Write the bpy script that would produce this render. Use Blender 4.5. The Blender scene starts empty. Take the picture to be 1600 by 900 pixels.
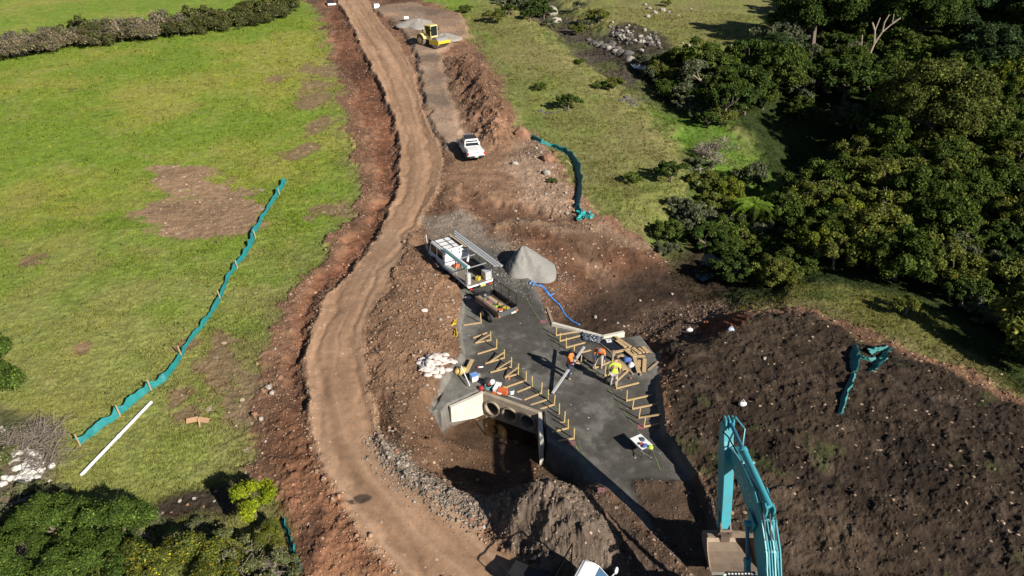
import bpy, math, random
import numpy as np
from mathutils import Vector, Matrix
from math import radians as R, sin, cos, pi
random.seed(7); np.random.seed(7)
C = bpy.context.scene.collection
scene = bpy.context.scene

# ---------------------------------------------------------------- camera, sky, sun, exposure
CAMH, PITCH, FOC = 23.0, 30.0, 1100.0
cd = bpy.data.cameras.new('camera'); cam = bpy.data.objects.new('camera', cd); C.objects.link(cam)
cam.location = (0, 0, CAMH); cam.rotation_euler = (R(90 - PITCH), 0, 0)
cd.sensor_width = 36; cd.lens = FOC / 1600 * 36; cd.clip_start = 0.1; cd.clip_end = 6000
scene.camera = cam
SUN_AZ, SUN_EL = 135.0, 30.0            # compass degrees clockwise from +Y (view direction)
world = bpy.data.worlds.new('World'); scene.world = world; world.use_nodes = True
wn = world.node_tree.nodes; bg = wn['Background']
sky = wn.new('ShaderNodeTexSky'); sky.sky_type = 'NISHITA'; sky.sun_disc = False
sky.sun_elevation = R(SUN_EL); sky.sun_rotation = R(SUN_AZ); sky.altitude = 100; sky.air_density = 0.6; sky.dust_density = 0.3
world.node_tree.links.new(sky.outputs[0], bg.inputs[0]); bg.inputs[1].default_value = 0.05
sl = bpy.data.lights.new('sun', 'SUN'); sl.energy = 5.0; sl.angle = R(0.5); sl.color = (1.0, 0.94, 0.84)
so = bpy.data.objects.new('sun', sl); C.objects.link(so); so.location = (30, -30, 60)
sd_ = Vector((sin(R(SUN_AZ)) * cos(R(SUN_EL)), cos(R(SUN_AZ)) * cos(R(SUN_EL)), sin(R(SUN_EL))))
so.rotation_euler = sd_.to_track_quat('Z', 'Y').to_euler()
scene.view_settings.view_transform = 'Standard'; scene.view_settings.look = 'None'
scene.view_settings.exposure = 0.68; scene.view_settings.gamma = 1.0
scene.render.engine = 'CYCLES'
scene.cycles.max_bounces = 4; scene.cycles.diffuse_bounces = 1; scene.cycles.transparent_max_bounces = 4

# ---------------------------------------------------------------- noise
def _h(ix, iy, s):
    n = (ix.astype(np.int64) * 374761393 + iy.astype(np.int64) * 668265263 + s * 2246822519) & 0xffffffff
    n = ((n ^ (n >> 13)) * 1274126177) & 0xffffffff
    n = ((n ^ (n >> 16)) * 2654435761) & 0xffffffff
    return ((n >> 8) & 0xffff).astype(np.float32) / 65535.0
def vn(x, y, s=0):
    fx = np.floor(x); fy = np.floor(y); tx = x - fx; ty = y - fy
    tx = tx * tx * (3 - 2 * tx); ty = ty * ty * (3 - 2 * ty)
    a = _h(fx, fy, s); b = _h(fx + 1, fy, s); c = _h(fx, fy + 1, s); d = _h(fx + 1, fy + 1, s)
    return (a + (b - a) * tx) * (1 - ty) + (c + (d - c) * tx) * ty
def fbm(x, y, f, o=4, s=0, g=0.5):
    r = 0; a = 1; t = 0
    for i in range(o):
        ca, sa = cos(1.1 * i + .4), sin(1.1 * i + .4)
        r = r + a * vn((x * ca - y * sa) * f + 17.3 * i, (x * sa + y * ca) * f - 9.1 * i, s + i * 7); t += a; a *= g; f *= 2.03
    return r / t * 2 - 1
def ss(e0, e1, x):
    t = np.clip((x - e0) / (e1 - e0), 0, 1); return t * t * (3 - 2 * t)

# ---------------------------------------------------------------- pixels of the photo <-> points on the land
def h0(x, y):
    x = np.asarray(x, float); y = np.asarray(y, float)
    r = y - 55
    return 0.072 * (np.where(r > 0, r, 0) ** 2 / (np.abs(r) + 8)) * 1.08
def ray(px, py):
    u = (np.asarray(px, float) - 800) / FOC; v = (np.asarray(py, float) - 450) / FOC
    c, s = cos(R(PITCH)), sin(R(PITCH))
    return u, c - v * s, -s - v * c
def unp(px, py, hf, add=0.0):
    dx, dy, dz = ray(px, py); dz = np.minimum(dz, -0.03)
    z = np.zeros_like(np.asarray(dx, float)) + add
    for i in range(24):
        t = (z - CAMH) / dz
        z = 0.45 * z + 0.55 * (hf(dx * t, dy * t) + add)
    t = (z - CAMH) / dz
    return dx * t, dy * t, z
def PW(pts, add=0.0):
    p = np.array(pts, float); x, y, z = unp(p[:, 0], p[:, 1], h0, add); return np.stack([x, y], 1)
def sdf(poly, x, y, m=6.0):
    out = np.full(x.shape, -m, np.float32)
    lo = poly.min(0) - m; hi = poly.max(0) + m
    k = (x > lo[0]) & (x < hi[0]) & (y > lo[1]) & (y < hi[1])
    X = x[k]; Y = y[k]; d = np.full(X.shape, 1e9); ins = np.zeros(X.shape, bool)
    n = len(poly)
    for i in range(n):
        ax, ay = poly[i]; bx, by = poly[(i + 1) % n]
        ex, ey = bx - ax, by - ay; wx, wy = X - ax, Y - ay
        t = np.clip((wx * ex + wy * ey) / (ex * ex + ey * ey + 1e-9), 0, 1)
        d = np.minimum(d, (wx - ex * t) ** 2 + (wy - ey * t) ** 2)
        if ay != by:
            c = ((ay > Y) != (by > Y)) & (X < ex * (Y - ay) / (by - ay) + ax); ins ^= c
    d = np.sqrt(d); out[k] = np.clip(np.where(ins, d, -d), -m, None); return out
def pline(pts, x, y, m=8.0):
    """distance, side-signed offset and arc length along a polyline"""
    off = np.full(x.shape, 99.0, np.float32); S = np.zeros(x.shape, np.float32)
    lo = pts.min(0) - m; hi = pts.max(0) + m
    k = (x > lo[0]) & (x < hi[0]) & (y > lo[1]) & (y < hi[1])
    X = x[k]; Y = y[k]; d = np.full(X.shape, 1e9); so_ = np.full(X.shape, 99.0); sa = np.zeros(X.shape); acc = 0
    for i in range(len(pts) - 1):
        ax, ay = pts[i]; bx, by = pts[i + 1]; ex, ey = bx - ax, by - ay; L = math.hypot(ex, ey)
        wx, wy = X - ax, Y - ay; t = np.clip((wx * ex + wy * ey) / (L * L), 0, 1)
        q = np.hypot(wx - ex * t, wy - ey * t); sg = np.sign(wx * ey - wy * ex); b = q < d
        d = np.where(b, q, d); so_ = np.where(b, q * sg, so_); sa = np.where(b, acc + t * L, sa); acc += L
    off[k] = so_; S[k] = sa; return off, S

# ---------------------------------------------------------------- land: zones traced on the ground plan
ROAD = [(505,-40),(522,-5),(545,30),(568,80),(592,130),(614,180),(626,230),(622,290),(606,340),(578,390),(540,432),(503,472),(484,512),(476,560),(478,620),(482,660),(498,720),(530,790),(575,850),(630,920),
        (870,920),(775,850),(700,795),(640,745),(605,705),(585,655),(577,600),(572,545),(580,500),(600,460),(625,415),(645,370),(668,325),(687,285),(690,240),(672,200),(657,160),(645,112),(620,65),(590,30),(572,-5),(556,-40)]
ROADC = [(530,-40),(547,-5),(567,30),(594,73),(619,122),(637,170),(650,215),(656,262),(646,310),(625,352),(595,395),(560,440),(542,486),(526,528),(526,580),(531,637),(545,690),(580,750),(640,820),(745,920)]
SOIL = [(440,-60),(470,-5),(500,30),(518,80),(528,140),(545,200),(560,260),(563,310),(545,345),(520,375),(505,400),(480,440),(440,480),(435,510),(410,540),(420,580),(405,610),(395,650),(402,690),(392,730),(365,745),(430,780),(450,830),(470,920),
        (1750,920),(1750,740),(1600,640),(1510,585),(1450,560),(1400,545),(1340,520),(1280,490),(1180,478),(1140,470),(1130,445),(1085,435),(1065,415),(1040,385),(1010,350),(930,342),(905,310),(870,250),(848,222),(815,210),(800,190),(790,140),(760,90),(725,60),(735,40),(700,20),(655,-5),(620,-60)]
DITCH = [(520,60),(545,140),(572,200),(590,260),(592,310),(570,350),(530,400),(480,460),(455,500),(448,540),(455,600),(462,650),(430,720),(428,760),(440,760),(470,690),(484,640),(476,600),(476,550),(484,510),(505,470),(545,430),(580,390),(608,340),(622,290),(626,230),(614,180),(592,130),(565,75),(545,30),(522,0),(510,10)]
TRACK2 = [(585,10),(612,35),(640,60),(652,100),(662,150),(678,198),(697,232),(728,226),(712,180),(697,130),(686,85),(700,72),(735,55),(722,22),(640,4)]
TRACK2C = [(640,20),(665,70),(678,110),(690,160),(712,225)]
BANKR = [(706,88),(740,86),(772,122),(790,170),(800,212),(775,222),(752,190),(735,150),(718,118)]
UTE = [(692,228),(745,208),(800,218),(846,228),(890,290),(922,338),(760,342),(722,330),(690,300)]
LIGHTG = [(795,228),(845,226),(885,285),(905,325),(890,338),(830,325),(790,270)]
SHADEB = [(722,300),(770,318),(880,330),(930,345),(770,347),(720,330)]
LIP = [(755,352),(830,351),(930,352),(1010,353)]
CHAN = [(1125,372),(1100,405),(1075,434),(1010,462),(960,488),(915,512)]
PAD = [(694,402),(706,385),(745,388),(788,402),(838,440),(855,480),(864,507),(970,524),(1003,520),(1032,558),(1028,600),(1040,690),(1078,742),(1105,800),(1140,920),(1092,920),(1060,884),(980,800),(905,730),(850,692),(846,645),(757,612),(703,634),(692,650),(672,640),(692,600),(722,560),(716,520),(722,465),(708,440)]
PADD = [(975,752),(1040,745),(1085,748),(1110,800),(1145,920),(1085,920),(1055,878),(1010,820)]
HOLLOW = [(705,655),(757,645),(840,672),(856,706),(900,748),(880,775),(840,768),(775,782),(735,765),(692,745),(694,722),(735,700),(690,690)]
MOUND = [(745,778),(800,765),(850,752),(895,760),(930,785),(985,850),(975,920),(840,920),(800,870),(768,830)]
RIGHT = [(1035,520),(1100,528),(1130,490),(1185,480),(1280,492),(1340,522),(1450,562),(1600,642),(1760,740),(1760,930),(1175,930),(1140,870),(1112,800),(1088,742),(1052,690),(1042,600),(1048,560)]
RED = [(1112,472),(1172,476),(1158,520),(1095,534),(1088,510)]
BROWNB = [(775,358),(1010,357),(1052,400),(1062,424),(985,468),(905,485),(872,440),(835,395)]
DIRTR = [(960,480),(1050,440),(1128,445),(1140,475),(1100,525),(1035,515),(1000,505)]
CLODL = [(440,640),(478,650),(500,720),(545,800),(640,920),(465,920),(448,830),(425,770),(430,700)]
GBAND = [(592,690),(612,700),(660,740),(720,778),(765,815),(748,822),(700,802),(640,758),(600,722)]
MIDL = [(640,370),(690,400),(722,465),(716,545),(690,600),(672,640),(700,690),(690,730),(640,700),(592,660),(578,600),(575,545),(602,462)]
GRAVR = [(722,462),(742,470),(738,520),(722,570),(735,600),(757,612),(703,634),(680,660),(660,640),(690,595),(712,550)]
PATCH = [(235,268),(262,260),(290,262),(350,282),(398,300),(412,335),(385,370),(330,382),(260,378),(215,355),(212,335),(255,318),(285,304),(240,290)]
FOREST = [(1062,345),(1085,300),(1082,225),(1120,210),(1190,228),(1178,185),(1100,172),(1030,135),(1005,105),(1060,97),(1120,108),(1165,92),(1215,72),(1228,20),(1240,-60),(1900,-60),(1900,640),(1620,622),(1500,540),(1450,470),(1300,440),(1150,452),(1120,430),(1100,400),(1058,385)]
CREEK2 = [(800,-30),(862,18),(905,50),(935,75),(965,98),(1010,120),(1100,190),(1180,260),(1150,330),(1120,380)]
GAP = [(1150,258),(1170,205),(1190,180),(1215,150),(1330,150),(1330,215),(1300,262),(1200,275)]
FRONT = [(706,652),(757,641),(836,676),(852,716),(820,722),(760,706),(722,690)]
DAMP = [(240,800),(262,782),(300,776),(345,770),(372,780),(390,730),(402,735),(400,790),(360,815),(300,822),(255,818)]
SCRUBG = [(-60,640),(20,655),(60,665),(90,690),(88,740),(95,790),(60,880),(40,930),(-60,930)]
GREYMIX = [(668,352),(705,338),(745,355),(800,385),(830,415),(790,420),(740,400),(700,405),(680,400)]
LOWB = [(846,700),(905,738),(980,806),(1060,890),(1100,940),(950,940),(985,860),(930,785),(880,752),(850,730)]
MEADR = [(1140,470),(1160,445),(1300,435),(1450,450),(1530,520),(1640,600),(1640,660),(1510,585),(1450,560),(1340,520),(1280,490),(1180,478)]
GREENB = [(735,45),(780,60),(800,110),(830,160),(860,200),(905,240),(925,310),(1000,345),(1060,330),(1075,370),(1010,352),(930,342),(905,310),(870,250),(848,222),(815,210),(800,190),(790,140),(760,90)]
def col(*a): return np.array(a, np.float32)

def land(x, y):
    x = x.astype(np.float32); y = y.astype(np.float32)
    sc = np.clip(np.hypot(x, y) / 40, .5, 3)
    n1 = fbm(x, y, 0.55, 4, 3); n2 = fbm(x, y, 0.55, 4, 40)
    xw = x + n1 * .9 * sc ** .6; yw = y + n2 * .9 * sc
    big = fbm(x, y, 0.045, 4, 11); mid = fbm(x, y, 0.35, 4, 21); fine = fbm(x, y, 2.2, 4, 31); vf = fbm(x, y, 9, 2, 61)
    B = h0(x, y).astype(np.float32)
    z = B + .3 + big * .35 + mid * .06
    col_ = np.zeros(x.shape + (3,), np.float32)
    peb = np.zeros_like(x); rough = np.zeros_like(x) + .05
    zone = np.zeros(x.shape, np.int8)                     # 0 grass, 1 soil, 2 road, 3 pad
    def mixc(m, c): col_[...] = col_ * (1 - m[..., None]) + c * m[..., None]
    # ---- paddock
    lush, yel, dry, dark = col(.148,.215,.028), col(.235,.245,.045), col(.245,.225,.085), col(.075,.12,.02)
    g = fbm(x, y, .09, 5, 51); g2 = fbm(x, y, .35, 4, 57); g3 = fbm(x * .35, y, 1.1, 3, 58)
    col_[...] = lush
    mixc(ss(-.35, .6, g + .5 * g2), yel)
    right = ss(-9, -4, x); near = ss(56, 26, y)
    mixc(ss(-.2, .7, near * 1.0 + .6 * g2 + .3 * g - .15) * .6, dry)
    mixc(right * (.55 + .45 * ss(-1.0, .4, g2 + g)), col(.185,.170,.066)); mixc(right * ss(.1, .7, g2 - g) * .6, col(.13,.135,.04))
    mixc(ss(.2, .7, g3 + .3 * fine) * .3, dark)
    mixc(ss(.3, .75, fbm(x, y, .8, 3, 91)) * .35, col(.24,.20,.09))
    d = sdf(PW(GREENB), xw, yw); mixc(ss(-.5, 2.0, d) * ss(-.7, .3, g2) * .75, col(.12,.175,.03)); 
    d = sdf(PW(MEADR), xw, yw); mixc(ss(-1, 1, d), col(.12,.12,.032)); mixc(ss(-1, 1, d) * ss(0, .5, g2), col(.07,.09,.02))
    d = sdf(PW(SCRUBG), xw, yw); m = ss(-.6, .6, d); mixc(m, col(.15,.125,.085)); mixc(m * ss(0, .4, g2), col(.06,.075,.025)); rough += m * .25
    d = sdf(PW(DAMP), xw, yw); m = ss(-.5, .4, d); mixc(m, col(.045,.034,.024)); peb += m * .5; rough += m * .2
    # bare worn spots
    d = sdf(PW(PATCH), x + n1 * 2.6, y + n2 * 2.6); m = ss(-.6, .5, d + fine * .5) * ss(-.75, -.1, n1 + .8 * fine + .25 * d); mixc(m * .95, col(.255,.16,.102) * (1 + .35 * mid[..., None])); peb += m * 1.0; rough += m * .05
    for (px, py, r_) in [(55,415,1.1),(130,550,.6),(345,560,1.2),(360,590,1.5),(285,625,.8),(300,650,.8),(470,240,1.6),(495,160,1.6),(500,115,1.4),(520,330,1.6),(345,535,.8),(430,130,.8),(290,545,.7),(500,200,1.3),(400,630,1.8),(385,660,1.2),(485,140,1.2)]:
        c = PW([(px, py)])[0]; r_ *= max(1, c[1] / 45)
        k = np.hypot((x - c[0] + n1 * r_), (y - c[1] + n2 * r_) / 1.3) / r_; m = ss(1.0, .5, k + .4 * fine) * .85
        mixc(m, col(.19,.12,.075)); peb += m * .6
    # ---- creek valley and wood on the right
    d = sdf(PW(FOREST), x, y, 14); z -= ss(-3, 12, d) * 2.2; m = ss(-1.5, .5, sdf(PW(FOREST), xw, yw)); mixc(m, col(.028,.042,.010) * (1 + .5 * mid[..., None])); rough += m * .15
    d = sdf(PW(GAP), x, y, 8); z -= ss(-5, 6, d) * 3.2  # ground in the gap sunk further to deepen its shadows
    off, S = pline(PW(CREEK2), x + n1 * 2, y + n2 * 2, 12); a = np.abs(off)
    z -= ss(8, 1.0, a) * 1.5; m = ss(4.6, 2.0, a + 1.5 * fine) * ss(76, 88, y) ; mixc(m, col(.075,.062,.048)); rough += m * .5; mixc(ss(6, 2, a + fine) * ss(86, 76, y) * ss(44, 50, y), col(.09,.16,.02))
    mixc(ss(6.5, 4.5, a) * ss(-.2, .4, mid) * .7, col(.085,.10,.03))
    d = sdf(PW([(940,45),(985,40),(1035,55),(1050,85),(1010,95),(960,82),(925,70)]), xw, yw); mixc(ss(-1, 1, d) * .85, col(.05,.04,.034))  # dark base colour standing in for shaded gaps between the outcrop rocks
    # ---- disturbed soil
    d = sdf(PW(SOIL), xw, yw); m = ss(-.25, .25, d + .4 * fine * sc); soilm = m
    mo = ss(-2.5, .4, d + 1.2 * fine + mid) * (1 - m)          # trampled margin
    mixc(mo * .45, col(.17,.13,.075)); peb += mo * .25
    z = z * (1 - m) + (B + .35 + mid * .10) * m
    mixc(m, col(.16,.088,.053) * (1 + .35 * mid + .2 * big)[..., None]); zone[m > .5] = 1; rough += m * .32; peb += m * .8
    d = sdf(PW(MIDL), xw, yw); m = ss(-.6, .8, d); mixc(m, col(.205,.12,.072) * (1 + .3 * mid)[..., None]); z += m * .38; peb += m * .4
    d = sdf(PW(DITCH), xw, yw); m = ss(-.3, .7, d); z -= m * .35; mixc(m * .85, col(.15,.065,.036) * (1 + .5 * mid)[..., None])
    d = sdf(PW(CLODL), xw, yw); m = ss(-.5, .6, d); mixc(m, col(.215,.105,.058) * (1 + .3 * mid)[..., None]); rough += m * .22; peb -= m * .4; z = z * (1 - m) + (B + .52 + .1 * mid) * m
    mixc(m * ss(.3, .5, mid + .4 * big), col(.10,.05,.03))
    d = sdf(PW(UTE, .6), xw, yw); m = ss(-1.2, .8, d); z = z * (1 - m) + (B + .7) * m; mixc(m, col(.20,.118,.072) * (1 + .3 * mid)[..., None]); rough -= m * .18; peb -= m * .4
    d = sdf(PW(LIGHTG, .6), xw, yw); m = ss(-.8, .8, d); mixc(m * .85, col(.27,.185,.13)); peb += m * 1.2; rough += m * .25  # pale gravel, its colour lightened further as a sun-facing slope
    d = sdf(PW(BROWNB, .2), xw, yw); m = ss(-.8, .8, d); mixc(m, col(.125,.062,.036) * (1 + .35 * mid)[..., None]); gl = fbm(x * .8 + y * .3, y * .3, .5, 4, 171); z += m * .35 * gl; mixc(m * ss(.05, .5, gl) * .7, col(.20,.125,.082)); mixc(m * ss(0, -.4, gl) * .6, col(.07,.036,.022)); rough += m * .05; peb -= m * .45
    d = sdf(PW(SHADEB, .4), xw, yw); m = ss(-.5, .8, d); z -= m * .55; mixc(m * .75, col(.105,.055,.034))  # band darkened in colour for a face turned from the sun
    off, S = pline(PW(LIP, .6), xw, yw); m = np.exp(-(off / .9) ** 2) * ss(0, 3, S); z += m * .5 * soilm; mixc(m * .7 * soilm, col(.26,.18,.12)); peb += m * .5
    # channel to the inlet
    off, S = pline(PW(CHAN, -1.2), xw, yw, 14); a = np.abs(off); a = np.where(off > 50, 20, a)
    zt = -1.75 + ss(1.0, 10.0, a) * 2.3; z = np.where(a < 10, np.minimum(z, B + zt + mid * .12), z)
    m = ss(4.2, 1.2, a + mid); mixc(m * .9, col(.042,.028,.020)); rough -= m * .1; peb -= m * .4
    d = sdf(PW(DIRTR, -.3), xw, yw); m = ss(-.8, .8, d); mixc(m, col(.115,.075,.052) * (1 + .3 * mid)[..., None]); peb += m * .5
    # right-hand dark fill
    d = sdf(PW(RIGHT, .6), xw, yw, 8); m = ss(-1.3, 1.5, d); z = z * (1 - m) + (B + .85 + .4 * big + .26 * mid) * m
    m = ss(-.4, .4, d); mixc(m, col(.048,.033,.022) * (1 + .45 * mid + .25 * big)[..., None]); rough += m * .18; peb -= m * .6
    mixc(m * ss(.1, .5, n1 - mid) * .7, col(.028,.020,.015))
    mixc(m * ss(.1, .55, big + .5 * n1) * .6, col(.095,.07,.052))
    mixc(m * ss(.36, .6, n2 + .3 * fine) * .5, col(.06,.075,.022)); wt = np.abs(np.sin((x * .75 + y * .66) * 1.1 + 1.5 * n1)); mixc(m * ss(.35, .05, wt) * .35, col(.085,.062,.046))
    d = sdf(PW(RED, .2), xw, yw); m = ss(-.2, .3, d); mixc(m, col(.15,.056,.028)); z += m * .05 * np.sin((x * .9 + y * .2) * 12); rough -= m * .3; peb -= m * .5
    # roller track and rubble bank
    d = sdf(PW(TRACK2, .7), xw * .5 + x * .5, yw * .5 + y * .5); m = ss(-.35, .35, d); z = z * (1 - m) + (B + .85 + mid * .05) * m
    mixc(m, col(.235,.152,.10) * (1 + .25 * mid)[..., None]); mixc(ss(-.6, .6, d) * ss(.1, -.2, mid) * .3, col(.22,.18,.145)); rough -= m * .25; peb -= m * .35; zone[m > .6] = 2
    off, S = pline(PW(TRACK2C, .8), x, y); mixc(ss(3, 1, np.abs(off + mid)) * .35, col(.25,.19,.14))
    d = sdf(PW(BANKR, 1.2), xw, yw, 8); m = ss(-2.0, 2.4, d); z = z + m * 1.5; m = ss(-1.6, .5, d); mixc(m, col(.17,.092,.055)); rough += m * .8; peb += m * 1.3; zone[(m > .4)] = 1
    d = sdf(PW(GREYMIX), xw, yw); m = ss(-.8, .8, d + mid); mixc(m * .75, col(.19,.165,.135) * (1 + .4 * mid)[..., None]); rough -= m * .15; peb -= m * .3
    tone = fbm(x, y, .22, 4, 181); sm = (soilm * (zone != 0))[..., None]; col_ *= 1 + sm * (.34 * ss(.1, .5, tone) - .34 * ss(-.05, -.45, tone))[..., None]
    # main haul road
    xr = x + n1 * .28; yr = y + n2 * .28
    d = sdf(PW(ROAD, .5), xr, yr); m = ss(-.22, .2, d + .15 * fine)
    off, S = pline(PW(ROADC, .5), x + n1 * .2, y + n2 * .2, 10)
    st = vn(off * 2.2 + mid * .6, S * .07, 77) + .6 * vn(off * 6.0 + mid, S * .15, 78); st = st / 1.6 * 2 - 1
    z = z * (1 - m) + (B + .55 + mid * .05 + .03 * st - .07 * np.exp(-((np.abs(off + .5 * n2) - .95) / .22) ** 2)) * m
    mixc(m, col(.310,.190,.116) * (1 + .32 * st + .2 * mid + .1 * fine)[..., None]); 
    mixc(m * ss(.2, .7, fbm(x, y, .16, 3, 83)) * .5, col(.30,.215,.15)); mixc(m * ss(.1, .6, fbm(x, y, .3, 4, 87)) * .35, col(.20,.115,.068)); mixc(m * ss(.25, .7, st) * .3, col(.34,.25,.185)); mixc(m * np.exp(-((np.abs(off + .5 * n2) - .95) / .2) ** 2) * .35, col(.22,.13,.078))
    rough = rough * (1 - m) + m * .035; peb = peb * (1 - m) + m * .18; zone[m > .5] = 2
    edge = np.exp(-(d / .28) ** 2); peb += edge * .6; z += edge * .06 * soilm; rough += edge * .15
    w = PW([(564, 780)], .5)[0]; k = np.minimum(np.hypot(x - w[0] + n1 * .2, (y - w[1]) * 1.3 + n2 * .3), np.hypot(x - w[0] + .32, (y - w[1] + .22) * 1.5) + .2); mixc(ss(.46, .34, k + .1 * fine), col(.085,.058,.04))   # damp spot
    # outlet hollow, pad, spoil mound
    d = sdf(PW(GBAND, .3), xw, yw); m = ss(-.5, .3, d); mixc(m, col(.19,.15,.115)); peb += m; rough += m * .25; z += m * .1
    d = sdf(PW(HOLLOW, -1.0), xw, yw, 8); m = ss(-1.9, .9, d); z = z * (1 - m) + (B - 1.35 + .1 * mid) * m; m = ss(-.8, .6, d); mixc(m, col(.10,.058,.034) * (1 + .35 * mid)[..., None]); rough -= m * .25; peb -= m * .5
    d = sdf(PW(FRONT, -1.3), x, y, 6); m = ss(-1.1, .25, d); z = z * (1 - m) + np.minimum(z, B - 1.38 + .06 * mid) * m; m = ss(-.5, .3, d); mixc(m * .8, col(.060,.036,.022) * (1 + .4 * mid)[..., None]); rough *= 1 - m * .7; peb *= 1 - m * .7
    xp = x + n1 * .10; yp = y + n2 * .10
    d = sdf(PW(PAD), xp, yp); m = ss(-.04, .22, d); z = z * (1 - m) + (0.0 + .03 * mid + .008 * fine) * m; m = ss(-.12, .12, d)
    dust = fbm(x, y, .45, 5, 131) * 1.2 + .5 * fine; wheel = vn((x * .82 - y * .57) * 1.4, (x * .57 + y * .82) * .12, 133)
    mixc(m, col(.076,.071,.062) * (1 + .25 * mid + .25 * (wheel - .5))[..., None]); mixc(m * ss(.12, .62, dust) * .75, col(.165,.156,.138))
    mixc(m * ss(.9, .1, d + .7 * n1) * .7, col(.175,.165,.148))
    dg = sdf(PW(GRAVR), xw, yw); mixc(m * ss(-.8, .6, dg) * .8, col(.185,.175,.155) * (1 + .3 * fine)[..., None]); mixc(m * ss(.25, .6, n1 + .3 * n2) * .5, col(.06,.056,.05))
    rough = rough * (1 - m) + m * .02; peb = peb * (1 - m) + m * .05; zone[m > .5] = 3
    d = sdf(PW(PADD), xw * .6 + x * .4, yw * .6 + y * .4); m2 = ss(-.1, .3, d); mixc(m2, col(.085,.056,.038) * (1 + .35 * mid)[..., None]); z += m2 * .06; rough += m2 * .14; peb += m2 * .2; zone[m2 > .5] = 1
    d = sdf(PW(MOUND, .5), xw, yw, 8); m = ss(-.5, 2.5, d); z += m * 1.95 + ss(-.3, .6, d) * .25; m = ss(-.3, .3, d); mixc(m, col(.120,.090,.068) * (1 + .3 * mid)[..., None]); mixc(m * ss(.1, .5, n2) * .6, col(.17,.14,.112)); rough += m * .6; peb -= m * .3; z += m * .35 * fbm(x, y, .9, 3, 191); zone[(m > .5) & (zone == 3)] = 1
    d = sdf(PW(LOWB), xw, yw); m = ss(-.5, .4, d) * (zone == 1); mixc(m * .85, col(.075,.055,.040) * (1 + .4 * mid)[..., None]); peb = peb * (1 - .6 * m)
    # small relief everywhere
    fa = ss(300, 90, np.hypot(x, y))
    cl = 1 - np.abs(fbm(x, y, 1.5, 4, 141)) * 2; cl2 = np.maximum(vn(x * 4.5, y * 4.5, 151) + .6 * vn(x * 9.7, y * 9.7, 152) - .75, 0)
    rough = np.clip(rough, .01, 1.2); peb = np.clip(peb, 0, 1.6)
    lump = np.maximum(fbm(x + n1 * .3, y + n2 * .3, 2.6, 5, 155, .62), -.1)
    z = z + fa * rough * (.08 * cl + .34 * lump + .10 * cl2 + .08 * fine)
    gm = (zone == 0); z = z + np.where(gm, fa * (.05 * fine + .05 * vf), 0)
    # fields and hills running on to the horizon
    rr = np.hypot(x, y); z += ss(220, 1500, rr) * 60 * (.6 + .5 * fbm(x, y, .0015, 3, 5))
    col_[...] = np.clip(col_, .004, .9) * (1 + .10 * vf)[..., None]
    return z, col_, peb, zone

# polar grid: dense in front of the camera, coarse elsewhere
A1 = np.linspace(-R(52), R(52), 1600); A0 = np.linspace(-pi, -R(52), 50)[:-1]; A2 = np.linspace(R(52), pi, 50)[1:]
ang = np.concatenate([A0, A1, A2])
rad = [2.0, 6, 9, 11.5, 13]; r_ = 14.0
while r_ < 170: rad.append(r_); r_ += min(.055 + .0000245 * r_ * r_, .5)
while r_ < 3500: rad.append(r_); r_ *= 1.07
rad = np.array(rad)
RR, AA = np.meshgrid(rad, ang, indexing='ij'); GX = RR * np.sin(AA); GY = RR * np.cos(AA)
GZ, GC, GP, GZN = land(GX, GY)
print('grid', GX.shape)
def HQ(x, y):
    x = np.asarray(x, float); y = np.asarray(y, float); r = np.hypot(x, y); a = np.arctan2(x, y)
    fi = np.clip(np.interp(r, rad, np.arange(len(rad))), 0, len(rad) - 1.001); fj = np.clip(np.interp(a, ang, np.arange(len(ang))), 0, len(ang) - 1.001)
    i = fi.astype(int); j = fj.astype(int); u = fi - i; v = fj - j
    return (GZ[i, j] * (1 - v) + GZ[i, j + 1] * v) * (1 - u) + (GZ[i + 1, j] * (1 - v) + GZ[i + 1, j + 1] * v) * u
def ZQ(x, y):
    r = np.hypot(x, y); a = np.arctan2(x, y)
    i = np.clip(np.interp(r, rad, np.arange(len(rad))).round().astype(int), 0, len(rad) - 1); j = np.clip(np.interp(a, ang, np.arange(len(ang))).round().astype(int), 0, len(ang) - 1)
    return GZN[i, j], GP[i, j], GC[i, j]
def P(px, py, add=0.0):
    x, y, z = unp(px, py, HQ); return Vector((float(x), float(y), float(HQ(x, y)) + add))
def PZ(px, py, z):
    dx, dy, dz = ray(px, py); t = (z - CAMH) / dz; return Vector((float(dx * t), float(dy * t), z))

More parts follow.
